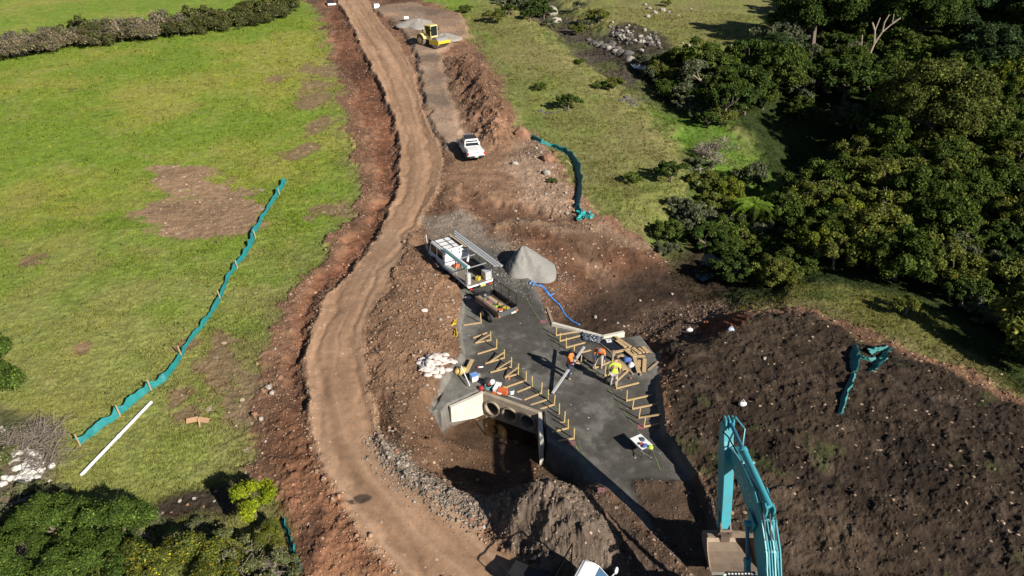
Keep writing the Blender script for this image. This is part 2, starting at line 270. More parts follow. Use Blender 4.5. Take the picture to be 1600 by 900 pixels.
# ---------------------------------------------------------------- materials
MATS = {}
def newmat(name):
    m = bpy.data.materials.new(name); m.use_nodes = True; MATS[name] = m
    return m, m.node_tree.nodes, m.node_tree.links, m.node_tree.nodes['Principled BSDF']
def mat(name, c, rough=.6, metal=0., dirt=.15, dscale=3., spec=.5, bump=0., dcol=None, emit=None, trans=0.):
    if name in MATS: return MATS[name]
    m, N, L, b = newmat(name)
    b.inputs['Roughness'].default_value = rough; b.inputs['Metallic'].default_value = metal; b.inputs['Specular IOR Level'].default_value = spec
    tc = N.new('ShaderNodeTexCoord'); nz = N.new('ShaderNodeTexNoise'); nz.inputs['Scale'].default_value = dscale; nz.inputs['Detail'].default_value = 6; nz.inputs['Roughness'].default_value = .65
    L.new(tc.outputs['Object'], nz.inputs['Vector'])
    rp = N.new('ShaderNodeMapRange'); rp.inputs[1].default_value = .42; rp.inputs[2].default_value = .72; L.new(nz.outputs['Fac'], rp.inputs[0]); rp.inputs[4].default_value = dirt
    mx = N.new('ShaderNodeMix'); mx.data_type = 'RGBA'; mx.inputs[6].default_value = (*c, 1); dc = dcol or tuple(.55 * v + .45 * w for v, w in zip(c, (.16,.11,.075))); mx.inputs[7].default_value = (*dc, 1)
    L.new(rp.outputs[0], mx.inputs[0]); L.new(mx.outputs[2], b.inputs['Base Color'])
    if bump:
        bp = N.new('ShaderNodeBump'); bp.inputs['Strength'].default_value = bump; bp.inputs['Distance'].default_value = .02; L.new(nz.outputs['Fac'], bp.inputs['Height']); L.new(bp.outputs[0], b.inputs['Normal'])
    return m
def groundmat(name, s1, amp, bumpd, pebcol, pebscale, sheen=0, rgh=.95):
    m, N, L, b = newmat(name); b.inputs['Roughness'].default_value = rgh; b.inputs['Specular IOR Level'].default_value = .15
    at = N.new('ShaderNodeAttribute'); at.attribute_name = 'base'; pe = N.new('ShaderNodeAttribute'); pe.attribute_name = 'peb'
    tc = N.new('ShaderNodeTexCoord')
    n1 = N.new('ShaderNodeTexNoise'); n1.inputs['Scale'].default_value = s1; n1.inputs['Detail'].default_value = 5; n1.inputs['Roughness'].default_value = .7; L.new(tc.outputs['Object'], n1.inputs['Vector'])
    n2 = N.new('ShaderNodeTexNoise'); n2.inputs['Scale'].default_value = s1 * .17; n2.inputs['Detail'].default_value = 4; L.new(tc.outputs['Object'], n2.inputs['Vector'])
    ad = N.new('ShaderNodeMath'); ad.operation = 'ADD'; L.new(n1.outputs['Fac'], ad.inputs[0]); L.new(n2.outputs['Fac'], ad.inputs[1])
    mr = N.new('ShaderNodeMapRange'); mr.inputs[1].default_value = .72; mr.inputs[2].default_value = 1.28; mr.inputs[3].default_value = 1 - amp; mr.inputs[4].default_value = 1 + amp; L.new(ad.outputs[0], mr.inputs[0])
    hs = N.new('ShaderNodeVectorMath'); hs.operation = 'SCALE'; L.new(at.outputs['Color'], hs.inputs[0]); L.new(mr.outputs[0], hs.inputs['Scale'])
    vo = N.new('ShaderNodeTexVoronoi'); vo.inputs['Scale'].default_value = pebscale; L.new(tc.outputs['Object'], vo.inputs['Vector'])
    sx = N.new('ShaderNodeSeparateColor'); L.new(vo.outputs['Color'], sx.inputs[0])
    # pebble where cell random < 0.22*peb and close to the cell centre
    th = N.new('ShaderNodeMath'); th.operation = 'MULTIPLY'; th.inputs[1].default_value = .26; L.new(pe.outputs['Fac'], th.inputs[0])
    lt = N.new('ShaderNodeMath'); lt.operation = 'LESS_THAN'; L.new(sx.outputs[0], lt.inputs[0]); L.new(th.outputs[0], lt.inputs[1])
    sz = N.new('ShaderNodeMath'); sz.operation = 'MULTIPLY_ADD'; sz.inputs[1].default_value = .35; sz.inputs[2].default_value = .15; L.new(sx.outputs[1], sz.inputs[0])
    ne = N.new('ShaderNodeMath'); ne.operation = 'LESS_THAN'; L.new(vo.outputs['Distance'], ne.inputs[0]); L.new(sz.outputs[0], ne.inputs[1])
    an = N.new('ShaderNodeMath'); an.operation = 'MULTIPLY'; L.new(lt.outputs[0], an.inputs[0]); L.new(ne.outputs[0], an.inputs[1])
    pc = N.new('ShaderNodeMix'); pc.data_type = 'RGBA'; pc.inputs[6].default_value = (*[v * .6 for v in pebcol], 1); pc.inputs[7].default_value = (*[min(1, v * 1.5) for v in pebcol], 1); L.new(sx.outputs[2], pc.inputs[0])
    mx = N.new('ShaderNodeMix'); mx.data_type = 'RGBA'; L.new(an.outputs[0], mx.inputs[0]); L.new(hs.outputs[0], mx.inputs[6]); L.new(pc.outputs[2], mx.inputs[7])
    L.new(mx.outputs[2], b.inputs['Base Color'])
    hh = N.new('ShaderNodeMath'); hh.operation = 'MULTIPLY_ADD'; L.new(an.outputs[0], hh.inputs[0]); hh.inputs[1].default_value = .5; L.new(n1.outputs['Fac'], hh.inputs[2])
    bp = N.new('ShaderNodeBump'); bp.inputs['Strength'].default_value = 1; bp.inputs['Distance'].default_value = bumpd; L.new(hh.outputs[0], bp.inputs['Height']); L.new(bp.outputs[0], b.inputs['Normal'])
    return m
groundmat('grass_ground', 9, .30, .05, (.30,.24,.16), 2.2)
groundmat('soil_ground', 7, .40, .06, (.33,.235,.165), 5.5)
groundmat('road_ground', 11, .16, .015, (.36,.28,.21), 7)
groundmat('pad_ground', 14, .24, .015, (.30,.29,.27), 10)

# ---------------------------------------------------------------- ground sheets cut from the one height field
def tag(o, label=None, cat=None, group=None, kind=None):
    for k, v in (('label', label), ('category', cat), ('group', group), ('kind', kind)):
        if v: o[k] = v
    return o
def npmesh(name, V, F, m, attrs=None, smooth=True, fcol=None):
    me = bpy.data.meshes.new(name); nv = len(V); nf, k = F.shape
    me.vertices.add(nv); me.vertices.foreach_set('co', V.astype(np.float32).ravel())
    me.loops.add(nf * k); me.loops.foreach_set('vertex_index', F.astype(np.int32).ravel())
    me.polygons.add(nf); me.polygons.foreach_set('loop_start', (np.arange(nf) * k).astype(np.int32))
    if smooth: me.polygons.foreach_set('use_smooth', np.ones(nf, bool))
    me.update(calc_edges=True)
    if attrs:
        for n, a in attrs.items():
            if a.ndim == 2:
                t = me.attributes.new(n, 'FLOAT_COLOR', 'POINT'); t.data.foreach_set('color', np.concatenate([a, np.ones((nv, 1))], 1).astype(np.float32).ravel())
            else:
                t = me.attributes.new(n, 'FLOAT', 'POINT'); t.data.foreach_set('value', a.astype(np.float32))
    if fcol is not None:
        t = me.attributes.new('base', 'FLOAT_COLOR', 'FACE'); t.data.foreach_set('color', np.concatenate([fcol, np.ones((nf, 1))], 1).astype(np.float32).ravel())
    me.materials.append(MATS[m] if isinstance(m, str) else m)
    return me
def link(name, me, parent=None, loc=None):
    o = bpy.data.objects.new(name, me); C.objects.link(o)
    if parent: o.parent = parent
    if loc is not None: o.location = loc
    return o
nr, na = GX.shape
idx = np.arange(nr * na).reshape(nr, na)
Q = np.stack([idx[:-1, :-1], idx[:-1, 1:], idx[1:, 1:], idx[1:, :-1]], -1).reshape(-1, 4)
Zf = GZN[:-1, :-1].reshape(-1)
allV = np.stack([GX, GY, GZ], -1).reshape(-1, 3); allC = GC.reshape(-1, 3); allP = GP.reshape(-1)
_A, _B = PZ(755, 613, 0), PZ(844, 645, 0); _d = np.array([_B.x - _A.x, _B.y - _A.y]); _L = np.hypot(*_d); _d /= _L; _n = np.array([_d[1], -_d[0]])
_cx = GX[:-1, :-1].reshape(-1) - _A.x; _cy = GY[:-1, :-1].reshape(-1) - _A.y; _u = _cx * _d[0] + _cy * _d[1]; _v = _cx * _n[0] + _cy * _n[1]
Zf = np.where((_u > .12) & (_u < _L - .08) & (_v < .0) & (_v > -1.1), 9, Zf)
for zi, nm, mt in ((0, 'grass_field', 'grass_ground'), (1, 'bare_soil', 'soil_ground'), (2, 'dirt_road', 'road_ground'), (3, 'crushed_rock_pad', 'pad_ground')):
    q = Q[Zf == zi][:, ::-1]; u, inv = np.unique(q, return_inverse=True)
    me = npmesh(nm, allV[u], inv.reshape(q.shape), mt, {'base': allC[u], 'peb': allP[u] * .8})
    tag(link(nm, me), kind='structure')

_p = [np.array([_A.x, _A.y]) + _d * u + _n * v for u in np.linspace(.0, _L, 20) for v in np.linspace(-1.2, -.1, 8)]; _V = np.array([[q[0], q[1], .035] for q in _p]); _i = np.arange(160).reshape(20, 8)
_F = np.stack([_i[:-1, :-1], _i[1:, :-1], _i[1:, 1:], _i[:-1, 1:]], -1).reshape(-1, 4)
tag(link('crushed_rock_pad', npmesh('crushed_rock_pad', _V, _F, 'pad_ground', {'base': np.tile(col(.09,.085,.075), (160, 1)), 'peb': np.zeros(160)})), kind='structure')

# ---------------------------------------------------------------- vegetation
def leafmat(name, tr=.3):
    m = bpy.data.materials.new(name); m.use_nodes = True; MATS[name] = m; N = m.node_tree.nodes; L = m.node_tree.links
    N.remove(N['Principled BSDF']); out = N['Material Output']
    at = N.new('ShaderNodeAttribute'); at.attribute_name = 'base'
    d = N.new('ShaderNodeBsdfDiffuse'); t = N.new('ShaderNodeBsdfTranslucent'); mx = N.new('ShaderNodeMixShader'); mx.inputs[0].default_value = tr
    L.new(at.outputs['Color'], d.inputs[0]); L.new(at.outputs['Color'], t.inputs[0]); L.new(d.outputs[0], mx.inputs[1]); L.new(t.outputs[0], mx.inputs[2]); L.new(mx.outputs[0], out.inputs[0])
    return m
leafmat('leaf', .25); leafmat('grass_blade', .3)
mat('bark', (.16,.125,.09), .9, dirt=.6, dscale=2, dcol=(.07,.055,.04), bump=.5)
mat('dead_wood', (.22,.19,.155), .9, dirt=.5, dscale=3, dcol=(.18,.15,.12))
def quads(cent, nrm, size, asp=.6, rng=None):
    n = len(cent); nrm = nrm / (np.linalg.norm(nrm, axis=1, keepdims=True) + 1e-9)
    r = rng.normal(size=(n, 3)); a = np.cross(nrm, r); a /= np.linalg.norm(a, axis=1, keepdims=True) + 1e-9; b = np.cross(nrm, a)
    s = size[:, None]; V = np.stack([cent - a * s, cent - b * s * asp, cent + a * s, cent + b * s * asp], 1).reshape(-1, 3)
    return V, np.arange(n * 4).reshape(n, 4)
def crown_mesh(name, rx, rz, zc, nl, nleaf, leaf, pal, seed, lobe=(.3, .5), open_=.0, up=.35):
    rng = np.random.default_rng(seed); pal = np.array(pal, float)
    d = rng.normal(size=(nl, 3)); d[:, 2] = np.abs(d[:, 2]) * 1.0 - .35; d /= np.linalg.norm(d, axis=1, keepdims=True)
    rr = rng.uniform(.4, .92, nl)[:, None]; lr = rng.uniform(*lobe, nl)
    lc = d * rr * np.array([rx, rx, rz]); w = lr ** 2; w /= w.sum()
    li = rng.choice(nl, nleaf, p=w); q = rng.normal(size=(nleaf, 3)); q /= np.linalg.norm(q, axis=1, keepdims=True)
    q[:, 2] = np.where(q[:, 2] < -.45, -q[:, 2], q[:, 2])
    rad_ = (rng.uniform(.55, 1.0, nleaf) ** .7 + (rng.random(nleaf) < .16) * rng.uniform(0, .38, nleaf)) * (1 + .12 * np.sin(q[:, 0] * 7 + li) * np.cos(q[:, 1] * 8 + li * 2))
    L_ = lr[li] * (rx + rz) / 2
    c = lc[li] + q * (L_ * rad_)[:, None] * np.array([1, 1, .85]); c[:, 2] += zc
    if open_ > 0:                                        # gaps between twigs
        k = vn(c[:, 0] * 2.1 / leaf * .12 + c[:, 2], c[:, 1] * 2.1 / leaf * .12 + c[:, 2] * .7, seed) > open_; c = c[k]; q = q[k]; li = li[k]
    c[:, 2] = np.maximum(c[:, 2], .05)
    nrm = q * .7 + rng.normal(size=q.shape) * .55 + np.array([0, 0, up]); V, F = quads(c, nrm, leaf * rng.uniform(.55, 1.3, len(c)), .55, rng)
    ci = (rng.random(len(c)) ** 1.2 * len(pal)).astype(int); lobe_t = rng.uniform(.75, 1.25, nl)
    fc = pal[ci] * (lobe_t[li] * rng.uniform(.6, 1.25, len(c)) * np.where(rng.random(len(c)) < .12, 1.9, 1))[:, None] * np.where(rng.random(len(c))[:, None] < .2, [1.25, 1.05, .8], [1, 1, 1])
    me = npmesh(name, V, F, 'leaf', smooth=False, fcol=fc); return me, lc + np.array([0, 0, zc]), lr * (rx + rz) / 2
class MB:
    def __init__(s): s.v = []; s.f = []
    def add(s, V, F):
        o = len(s.v); s.v += [tuple(p) for p in V]; s.f += [tuple(i + o for i in f) for f in F]; return s
    def box(s, c, size, rot=None, taper=None):
        x, y, z = [k / 2 for k in size]; c = Vector(c)
        V = [Vector((sx * x, sy * y, sz * z)) for sz in (-1, 1) for sy in (-1, 1) for sx in (-1, 1)]
        if taper: V = [Vector((p.x * (taper[0] if p.z > 0 else 1), p.y * (taper[1] if p.z > 0 else 1), p.z)) for p in V]
        if rot is not None:
            if isinstance(rot, (int, float)): rot = Matrix.Rotation(rot, 3, 'Z')
            V = [rot @ p for p in V]
        return s.add([p + c for p in V], [(0,2,3,1),(4,5,7,6),(0,1,5,4),(2,6,7,3),(0,4,6,2),(1,3,7,5)])
    def bar(s, p, q, w, h=None, up=(0, 0, 1)):
        p = Vector(p); q = Vector(q); h = h or w; d = (q - p); L = d.length; d.normalize(); u = Vector(up)
        if abs(d.dot(u)) > .98: u = Vector((1, 0, 0))
        x = d.cross(u).normalized(); z = x.cross(d).normalized(); m = Matrix((x, d, z)).transposed()
        return s.box((p + q) / 2, (w, L, h), m)
    def tube(s, pts, rad_, n=8, cap=True):
        pts = [Vector(p) for p in pts]; m = len(pts); rad_ = [rad_] * m if isinstance(rad_, (int, float)) else rad_
        V = []; ref = None
        for i, p in enumerate(pts):
            d = (pts[min(i + 1, m - 1)] - pts[max(i - 1, 0)]).normalized()
            if ref is None: ref = Vector((0, 0, 1)) if abs(d.z) < .9 else Vector((1, 0, 0))
            x = d.cross(ref)
            if x.length < 1e-4: x = d.orthogonal()
            x.normalize(); y = d.cross(x).normalized(); ref = -y if False else ref
            V += [p + (x * cos(2 * pi * k / n) + y * sin(2 * pi * k / n)) * rad_[i] for k in range(n)]
        F = [(i * n + k, i * n + (k + 1) % n, (i + 1) * n + (k + 1) % n, (i + 1) * n + k) for i in range(m - 1) for k in range(n)]
        if cap: F += [tuple(range(n))[::-1], tuple((m - 1) * n + k for k in range(n))]
        return s.add(V, F)
    def cyl(s, p, q, r, n=16, r2=None): return s.tube([p, q], [r, r if r2 is None else r2], n)
    def ext(s, pts, o, ux, uy, t):                         # outline in the plane (ux, uy) through o, extruded both ways by t/2
        o = Vector(o); ux = Vector(ux); uy = Vector(uy); w = ux.cross(uy).normalized() * t / 2; n = len(pts)
        V = [o + ux * a + uy * b - w for a, b in pts] + [o + ux * a + uy * b + w for a, b in pts]
        return s.add(V, [tuple(range(n))[::-1], tuple(range(n, 2 * n))] + [(i, (i + 1) % n, (i + 1) % n + n, i + n) for i in range(n)])
    def loft(s, secs, cap=True):
        n = len(secs[0]); V = [p for sec in secs for p in sec]
        F = [(i * n + k, i * n + (k + 1) % n, (i + 1) * n + (k + 1) % n, (i + 1) * n + k) for i in range(len(secs) - 1) for k in range(n)]
        if cap: F += [tuple(range(n))[::-1], tuple((len(secs) - 1) * n + k for k in range(n))]
        return s.add(V, F)
    def ico(s, c, r, sq=(1, 1, 1), jit=.0, sub=2, seed=0):
        import bmesh
        bm = bmesh.new(); bmesh.ops.create_icosphere(bm, subdivisions=sub, radius=1); rnd = random.Random(seed)
        V = []
        for v in bm.verts:
            k = 1 + jit * rnd.uniform(-1, 1); V.append((c[0] + v.co.x * r * sq[0] * k, c[1] + v.co.y * r * sq[1] * k, c[2] + v.co.z * r * sq[2] * k))
        F = [tuple(v.index for v in f.verts) for f in bm.faces]; bm.free(); return s.add(V, F)
    def build(s, name, m, parent=None, world=False, smooth=False, bevel=0.):
        V = s.v
        if world and parent is not None:
            mi = parent.matrix_basis.inverted(); V = [mi @ Vector(p) for p in V]
        me = bpy.data.meshes.new(name); me.from_pydata([tuple(p) for p in V], [], s.f); me.update()
        import bmesh
        bm = bmesh.new(); bm.from_mesh(me); bmesh.ops.recalc_face_normals(bm, faces=bm.faces)
        if bevel: bmesh.ops.bevel(bm, geom=[e for e in bm.edges if len(e.link_faces) == 2 and e.calc_face_angle(0) > .5], offset=bevel, segments=2, affect='EDGES', clamp_overlap=True)
        bm.to_mesh(me); bm.free()
        if smooth:
            me.polygons.foreach_set('use_smooth', [True] * len(me.polygons)); 
            if smooth != 'all': me.set_sharp_from_angle(angle=R(40))
        me.materials.append(MATS[m] if isinstance(m, str) else m)
        o = bpy.data.objects.new(name, me); C.objects.link(o)
        if parent: o.parent = parent
        return o
def empty(name, loc, rz=0, label=None, cat=None, group=None, scale=None):
    o = bpy.data.objects.new(name, None); C.objects.link(o); o.location = loc; o.rotation_euler = (0, 0, rz); o.empty_display_size = .2
    o.matrix_basis = Matrix.Translation(Vector(loc)) @ Matrix.Rotation(rz, 4, 'Z')
    if scale: o.scale = scale
    return tag(o, label, cat, group)
def dup(root, loc, rz, s=1.0, label=None, sz=None):
    r = root.copy(); C.objects.link(r); r.location = loc; r.rotation_euler = (0, 0, rz); r.scale = (s, s, sz or s)
    if label: r['label'] = label
    for ch in list(root.children):
        c = ch.copy(); C.objects.link(c); c.parent = r
    return r
# palettes (albedo)
GRN = [(.055,.085,.018),(.075,.11,.022),(.095,.13,.03),(.045,.07,.018)]
DRK = [(.035,.062,.016),(.05,.078,.02),(.062,.095,.024)]
GRY = [(.085,.105,.055),(.11,.13,.075),(.065,.085,.04),(.13,.135,.085)]
OLV = [(.12,.14,.03),(.16,.165,.04),(.09,.115,.025),(.07,.09,.02)]
YEL = [(.17,.185,.02),(.10,.13,.022),(.13,.155,.025),(.08,.11,.02)]
BRN = [(.20,.165,.12),(.16,.13,.09),(.24,.20,.15),(.10,.105,.045),(.09,.10,.035)]
PROT = {}
def proto(key, name, cat, rx, rz, zc, nl, nleaf, leaf, pal, seed, twig=None, limbs=6, **kw):
    root = empty(name, (0, -60 - len(PROT) * 8, -40), 0); root['category'] = cat
    me, lc, lr = crown_mesh('crown', rx, rz, zc, nl, nleaf, leaf, pal, seed, **kw); link('crown', me, root)
    b = MB(); tr = max(.05, rx * .06); rnd = random.Random(seed)
    top = Vector((rnd.uniform(-.1, .1) * rx, rnd.uniform(-.1, .1) * rx, zc * .75))
    b.tube([(0, 0, -.3), (top.x * .4, top.y * .5, zc * .35), top], [tr * 1.4, tr, tr * .75], 7)
    for i in np.argsort(-lr)[:limbs]:
        e = Vector(lc[i]); mid = top.lerp(e, .5) + Vector((rnd.uniform(-.1, .1), rnd.uniform(-.1, .1), -.08)) * rx
        b.tube([top - Vector((0, 0, zc * .12)), mid, e], [tr * .6, tr * .38, tr * .16], 5)
        for k in range(3):
            o2 = Vector([rnd.gauss(0, 1) for _ in range(3)]).normalized() * lr[i] * .9; b.tube([mid.lerp(e, .5), e + o2], [tr * .22, tr * .07], 4)
    if twig:                                              # bare grey twigs poking out of the crown
        for k in range(twig):
            i = int(rnd.choice(list(np.argsort(-lr)[:limbs]))); e = Vector(lc[i]); o2 = Vector((rnd.gauss(0, 1), rnd.gauss(0, 1), abs(rnd.gauss(.4, .7)))).normalized() * lr[i] * rnd.uniform(.95, 1.35)
            b.tube([e, e + o2 * .6 + Vector((0, 0, .05)), e + o2], [tr * .2, tr * .13, tr * .05], 3)
    b.build('trunk', 'dead_wood' if twig else 'bark', root)
    PROT[key] = [root, 0, rx]; return root
proto('big', 'leafy_tree', 'tree', 6.4, 4.6, 4.6, 90, 51000, 0.147, [(.10,.115,.03),(.13,.14,.04),(.075,.095,.024),(.055,.08,.02)], 1, lobe=(.10, .27))
proto('tall', 'leafy_tree', 'tree', 5.5, 5.6, 5.4, 66, 36000, 0.184, DRK, 2, lobe=(.10, .27))
proto('tall2', 'leafy_tree', 'tree', 5.0, 5.2, 5.0, 60, 31500, 0.184, [(.04,.07,.03),(.055,.085,.035),(.03,.055,.02)], 3, lobe=(.10, .27))
proto('mid1', 'leafy_tree', 'tree', 2.7, 1.9, 1.75, 68, 15750, 0.108, GRN, 4, lobe=(.10, .27))
proto('mid2', 'leafy_tree', 'tree', 2.5, 1.8, 1.65, 64, 14250, 0.104, OLV, 5, lobe=(.10, .27), twig=30)
proto('shr1', 'bushy_shrub', 'shrub', 1.7, 1.15, 1.15, 36, 7500, 0.086, GRN, 6, lobe=(.10, .27))
proto('shr2', 'bushy_shrub', 'shrub', 1.7, 1.1, 1.1, 36, 6300, 0.086, GRY, 7, lobe=(.10, .27), twig=70, open_=.25)
proto('shr3', 'bushy_shrub', 'shrub', 1.6, 1.2, 1.2, 36, 6900, 0.081, OLV, 8, lobe=(.10, .27), twig=25)
proto('shr4', 'bushy_shrub', 'shrub', 1.6, 1.1, 1.2, 32, 6300, 0.09, DRK, 9, lobe=(.10, .27))
proto('yel', 'bushy_shrub', 'shrub', 1.5, 1.2, 1.25, 36, 6300, 0.081, YEL, 10, lobe=(.10, .27))
proto('hdg1', 'hedge_shrub', 'shrub', 2.0, 1.25, .8, 20, 3600, .10, BRN, 11, lobe=(.22, .4), twig=110, open_=.25)
proto('hdg2', 'hedge_shrub', 'shrub', 2.0, 1.2, .8, 20, 4200, .10, [(.075,.09,.028),(.10,.11,.035),(.055,.07,.02),(.12,.11,.06)], 12, lobe=(.22, .4), twig=40)
proto('bare', 'bare_shrub', 'shrub', 1.7, 1.3, 1.3, 16, 900, .07, BRN, 13, lobe=(.25, .45), twig=420, limbs=16)
proto('low', 'low_bush', 'bush', .9, .5, .4, 12, 1300, .08, GRN, 14, lobe=(.28, .45))
proto('nr1', 'broadleaf_tree', 'tree', 2.0, 1.5, 2.2, 26, 17000, .062, [(.07,.115,.022),(.09,.14,.03),(.055,.09,.02),(.04,.07,.016)], 15, lobe=(.18, .34))
proto('nr2', 'broadleaf_tree', 'tree', 1.7, 1.2, 1.5, 22, 12000, .058, [(.075,.10,.025),(.10,.12,.03),(.06,.08,.02),(.20,.18,.02)], 16, lobe=(.18, .34), twig=40)
proto('nry', 'bright_shrub', 'shrub', 1.15, 1.0, 1.5, 18, 8000, .055, [(.22,.27,.015),(.28,.32,.02),(.16,.22,.02),(.11,.16,.02)], 17, lobe=(.2, .36))
proto('nrg', 'scrub_bush', 'bush', 1.3, .7, .65, 18, 5500, .055, [(.11,.13,.05),(.14,.155,.07),(.08,.10,.03),(.16,.16,.09)], 18, lobe=(.2, .36), twig=120, open_=.2)
def plant(key, px, py, r, label, group=None, hz=None, world=None, seed=0):
    pr = PROT[key]; root = pr[0]; s = r / pr[2]
    if world is not None: loc = Vector((world[0], world[1], float(HQ(*world)) - .05))
    else: loc = P(px, py, -.05)
    rz = random.uniform(0, 6.28)
    if pr[1] == 0:
        pr[1] = 1; o = root; o.location = loc; o.rotation_euler = (0, 0, rz); o.scale = (s, s, s * (hz or 1)); o['label'] = label
    else: o = dup(root, loc, rz, s, label, s * (hz or 1))
    if group: o['group'] = group
    elif 'group' in o: del o['group']
    return o
occ = []
def put(key, px, py, r, label, group=None, hz=None):
    o = plant(key, px, py, r, label, group, hz); occ.append((o.location.x, o.location.y, r)); return o
# single trees one can point to
put('big', 1440, 238, 6.6, 'broad rounded olive-green tree standing above the scrub right of the dead pale tree')
put('tall', 1268, 84, 6.0, 'dark tall tree at the wood edge casting its shadow left onto the paddock')
put('tall2', 1205, 112, 2.6, 'slim yellowish-green young tree in the shade left of the dark wood', hz=.95)
put('mid2', 1335, 268, 2.6, 'small tree with a patch of yellow-green leaves in the middle of the scrub', hz=1.0)
put('shr2', 1168, 298, 1.9, 'feathery grey-green shrub beside the dark hollow', hz=1.3)
put('bare', 1112, 262, 2.4, 'leafless grey-brown shrub at the edge of the paddock', hz=.8)
put('shr4', 1048, 284, 1.7, 'thin dark olive bush standing on the paddock left of the leafless shrub', hz=.8)
put('yel', 1565, 190, 3.2, 'golden-green tree right of the broad rounded tree', hz=1.3)
put('yel', 1355, 420, 1.2, 'bright yellow-green bush at the lower edge of the scrub')
G1, G2, G3 = 'tall trees of the dark wood', 'shrubs and small trees of the creek scrub', 'hedge shrubs across the paddock'
for px, py, r, k in [(1345,75,5.5,'tall2'),(1420,92,6,'tall'),(1500,85,5.5,'tall2'),(1590,95,6,'tall'),(1300,20,5,'tall'),(1390,12,6,'tall2'),(1480,10,5.5,'tall'),(1570,8,6,'tall2'),(1650,60,6,'tall'),(1240,-18,5,'tall2'),(1660,150,5.5,'tall2'),
                     (1340,-45,6,'tall'),(1450,-50,7,'tall2'),(1560,-55,7,'tall'),(1680,-30,6.5,'tall'),(1530,150,4.2,'tall2')]:
    o = put(k, px, py, r, 'tall dark green tree in the dense wood at the upper right' if k == 'tall' else 'tall blue-green tree in the dense wood at the upper right', G1 + (' (dark green)' if k == 'tall' else ' (blue-green)'))
KL = {'mid1': 'small dense green tree in the scrub along the creek', 'mid2': 'small olive tree with bare twigs showing, in the creek scrub', 'shr1': 'rounded mid-green shrub in the creek scrub',
      'shr2': 'grey-green twiggy shrub in the creek scrub', 'shr3': 'olive-green shrub in the creek scrub', 'shr4': 'dark green shrub in the creek scrub', 'yel': 'yellow-leaved shrub in the creek scrub'}
fp = PW(FOREST); gap = PW([(1150,258),(1170,205),(1190,180),(1215,150),(1330,150),(1330,215),(1300,262),(1200,275)]); gap2 = PW([(1150,462),(1165,440),(1290,430),(1450,445),(1540,520),(1640,600),(1640,640),(1400,520)]); crk = PW(CREEK2)
rng = np.random.default_rng(5); cand = []
lo, hi = fp.min(0), np.minimum(fp.max(0), [95, 150])
for t in range(9000):
    x = rng.uniform(lo[0], hi[0]); y = lo[1] + (hi[1] - lo[1]) * rng.random() ** 1.5
    if sdf(fp, np.array([x]), np.array([y]), 3)[0] < .6: continue
    if sdf(gap, np.array([x]), np.array([y]), 3)[0] > -.5 or sdf(gap2, np.array([x]), np.array([y]), 3)[0] > -1.0: continue
    o_, _ = pline(crk, np.array([x]), np.array([y]))
    if abs(o_[0]) < 2.6 and y < 48: continue
    if abs(x) / max(y * .85 + 12, 1) > .86: continue
    r = float(rng.choice([1.6, 2.1, 2.6, 3.1]))* (1 + .25 * (y > 75)); 
    if x < 21: r = min(r, 1.8)
    if all((x - a) ** 2 + (y - b) ** 2 > ((r + c * (.55 if c > 4 else 1)) * .50) ** 2 for a, b, c in occ):
        occ.append((x, y, r)); cand.append((x, y, r))
    if len(cand) > 360: break
print('scrub', len(cand))
for x, y, r in cand:
    kk = ['mid1', 'mid2', 'mid1', 'shr3'] if r > 2.5 else ['shr1', 'shr2', 'shr3', 'shr1', 'shr4', 'shr3', 'mid2', 'mid1']
    if y > 70: kk = ['mid1', 'shr4', 'shr2', 'shr1', 'shr4']
    k = kk[rng.integers(len(kk))]
    if y < 62 and rng.random() < .05: k = 'yel'; r = min(r, 1.7)
    plant(k, 0, 0, r, KL[k], G2 + ' (' + k[:3].replace('shr', KL[k].split()[0]).replace('mid', KL[k].split()[1]).replace('yel', 'yellow') + ')', hz=float(rng.uniform(.85, 1.2)) * (.8 if x < 22 else 1), world=(x, y))
# hedge across the paddock
hx = [(-30,98),(0,90),(60,80),(100,72),(160,66),(210,62),(260,54),(320,46),(380,38),(430,28),(455,8)]
hp = []
for i in range(len(hx) - 1):
    for t in (0, .33, .66): hp.append((hx[i][0] + (hx[i+1][0] - hx[i][0]) * t, hx[i][1] + (hx[i+1][1] - hx[i][1]) * t))
for i, (a, b) in enumerate(hp):
    for row in (0, 1):
        g = (i / len(hp) > .62) if row == 0 else (i / len(hp) > .5 or i < 4)
        k = 'hdg2' if (g and random.random() < .8) or random.random() < .2 else 'hdg1'
        plant(k, a + random.uniform(-5, 5), b + (row * -6) + random.uniform(-2, 2) + 2, random.uniform(2.1, 2.9), 'green-leaved shrub in the hedge across the paddock' if k == 'hdg2' else 'grey-brown twiggy shrub in the hedge across the paddock', G3 + (' (green)' if k == 'hdg2' else ' (twiggy)'), hz=random.uniform(.7, 1.25))
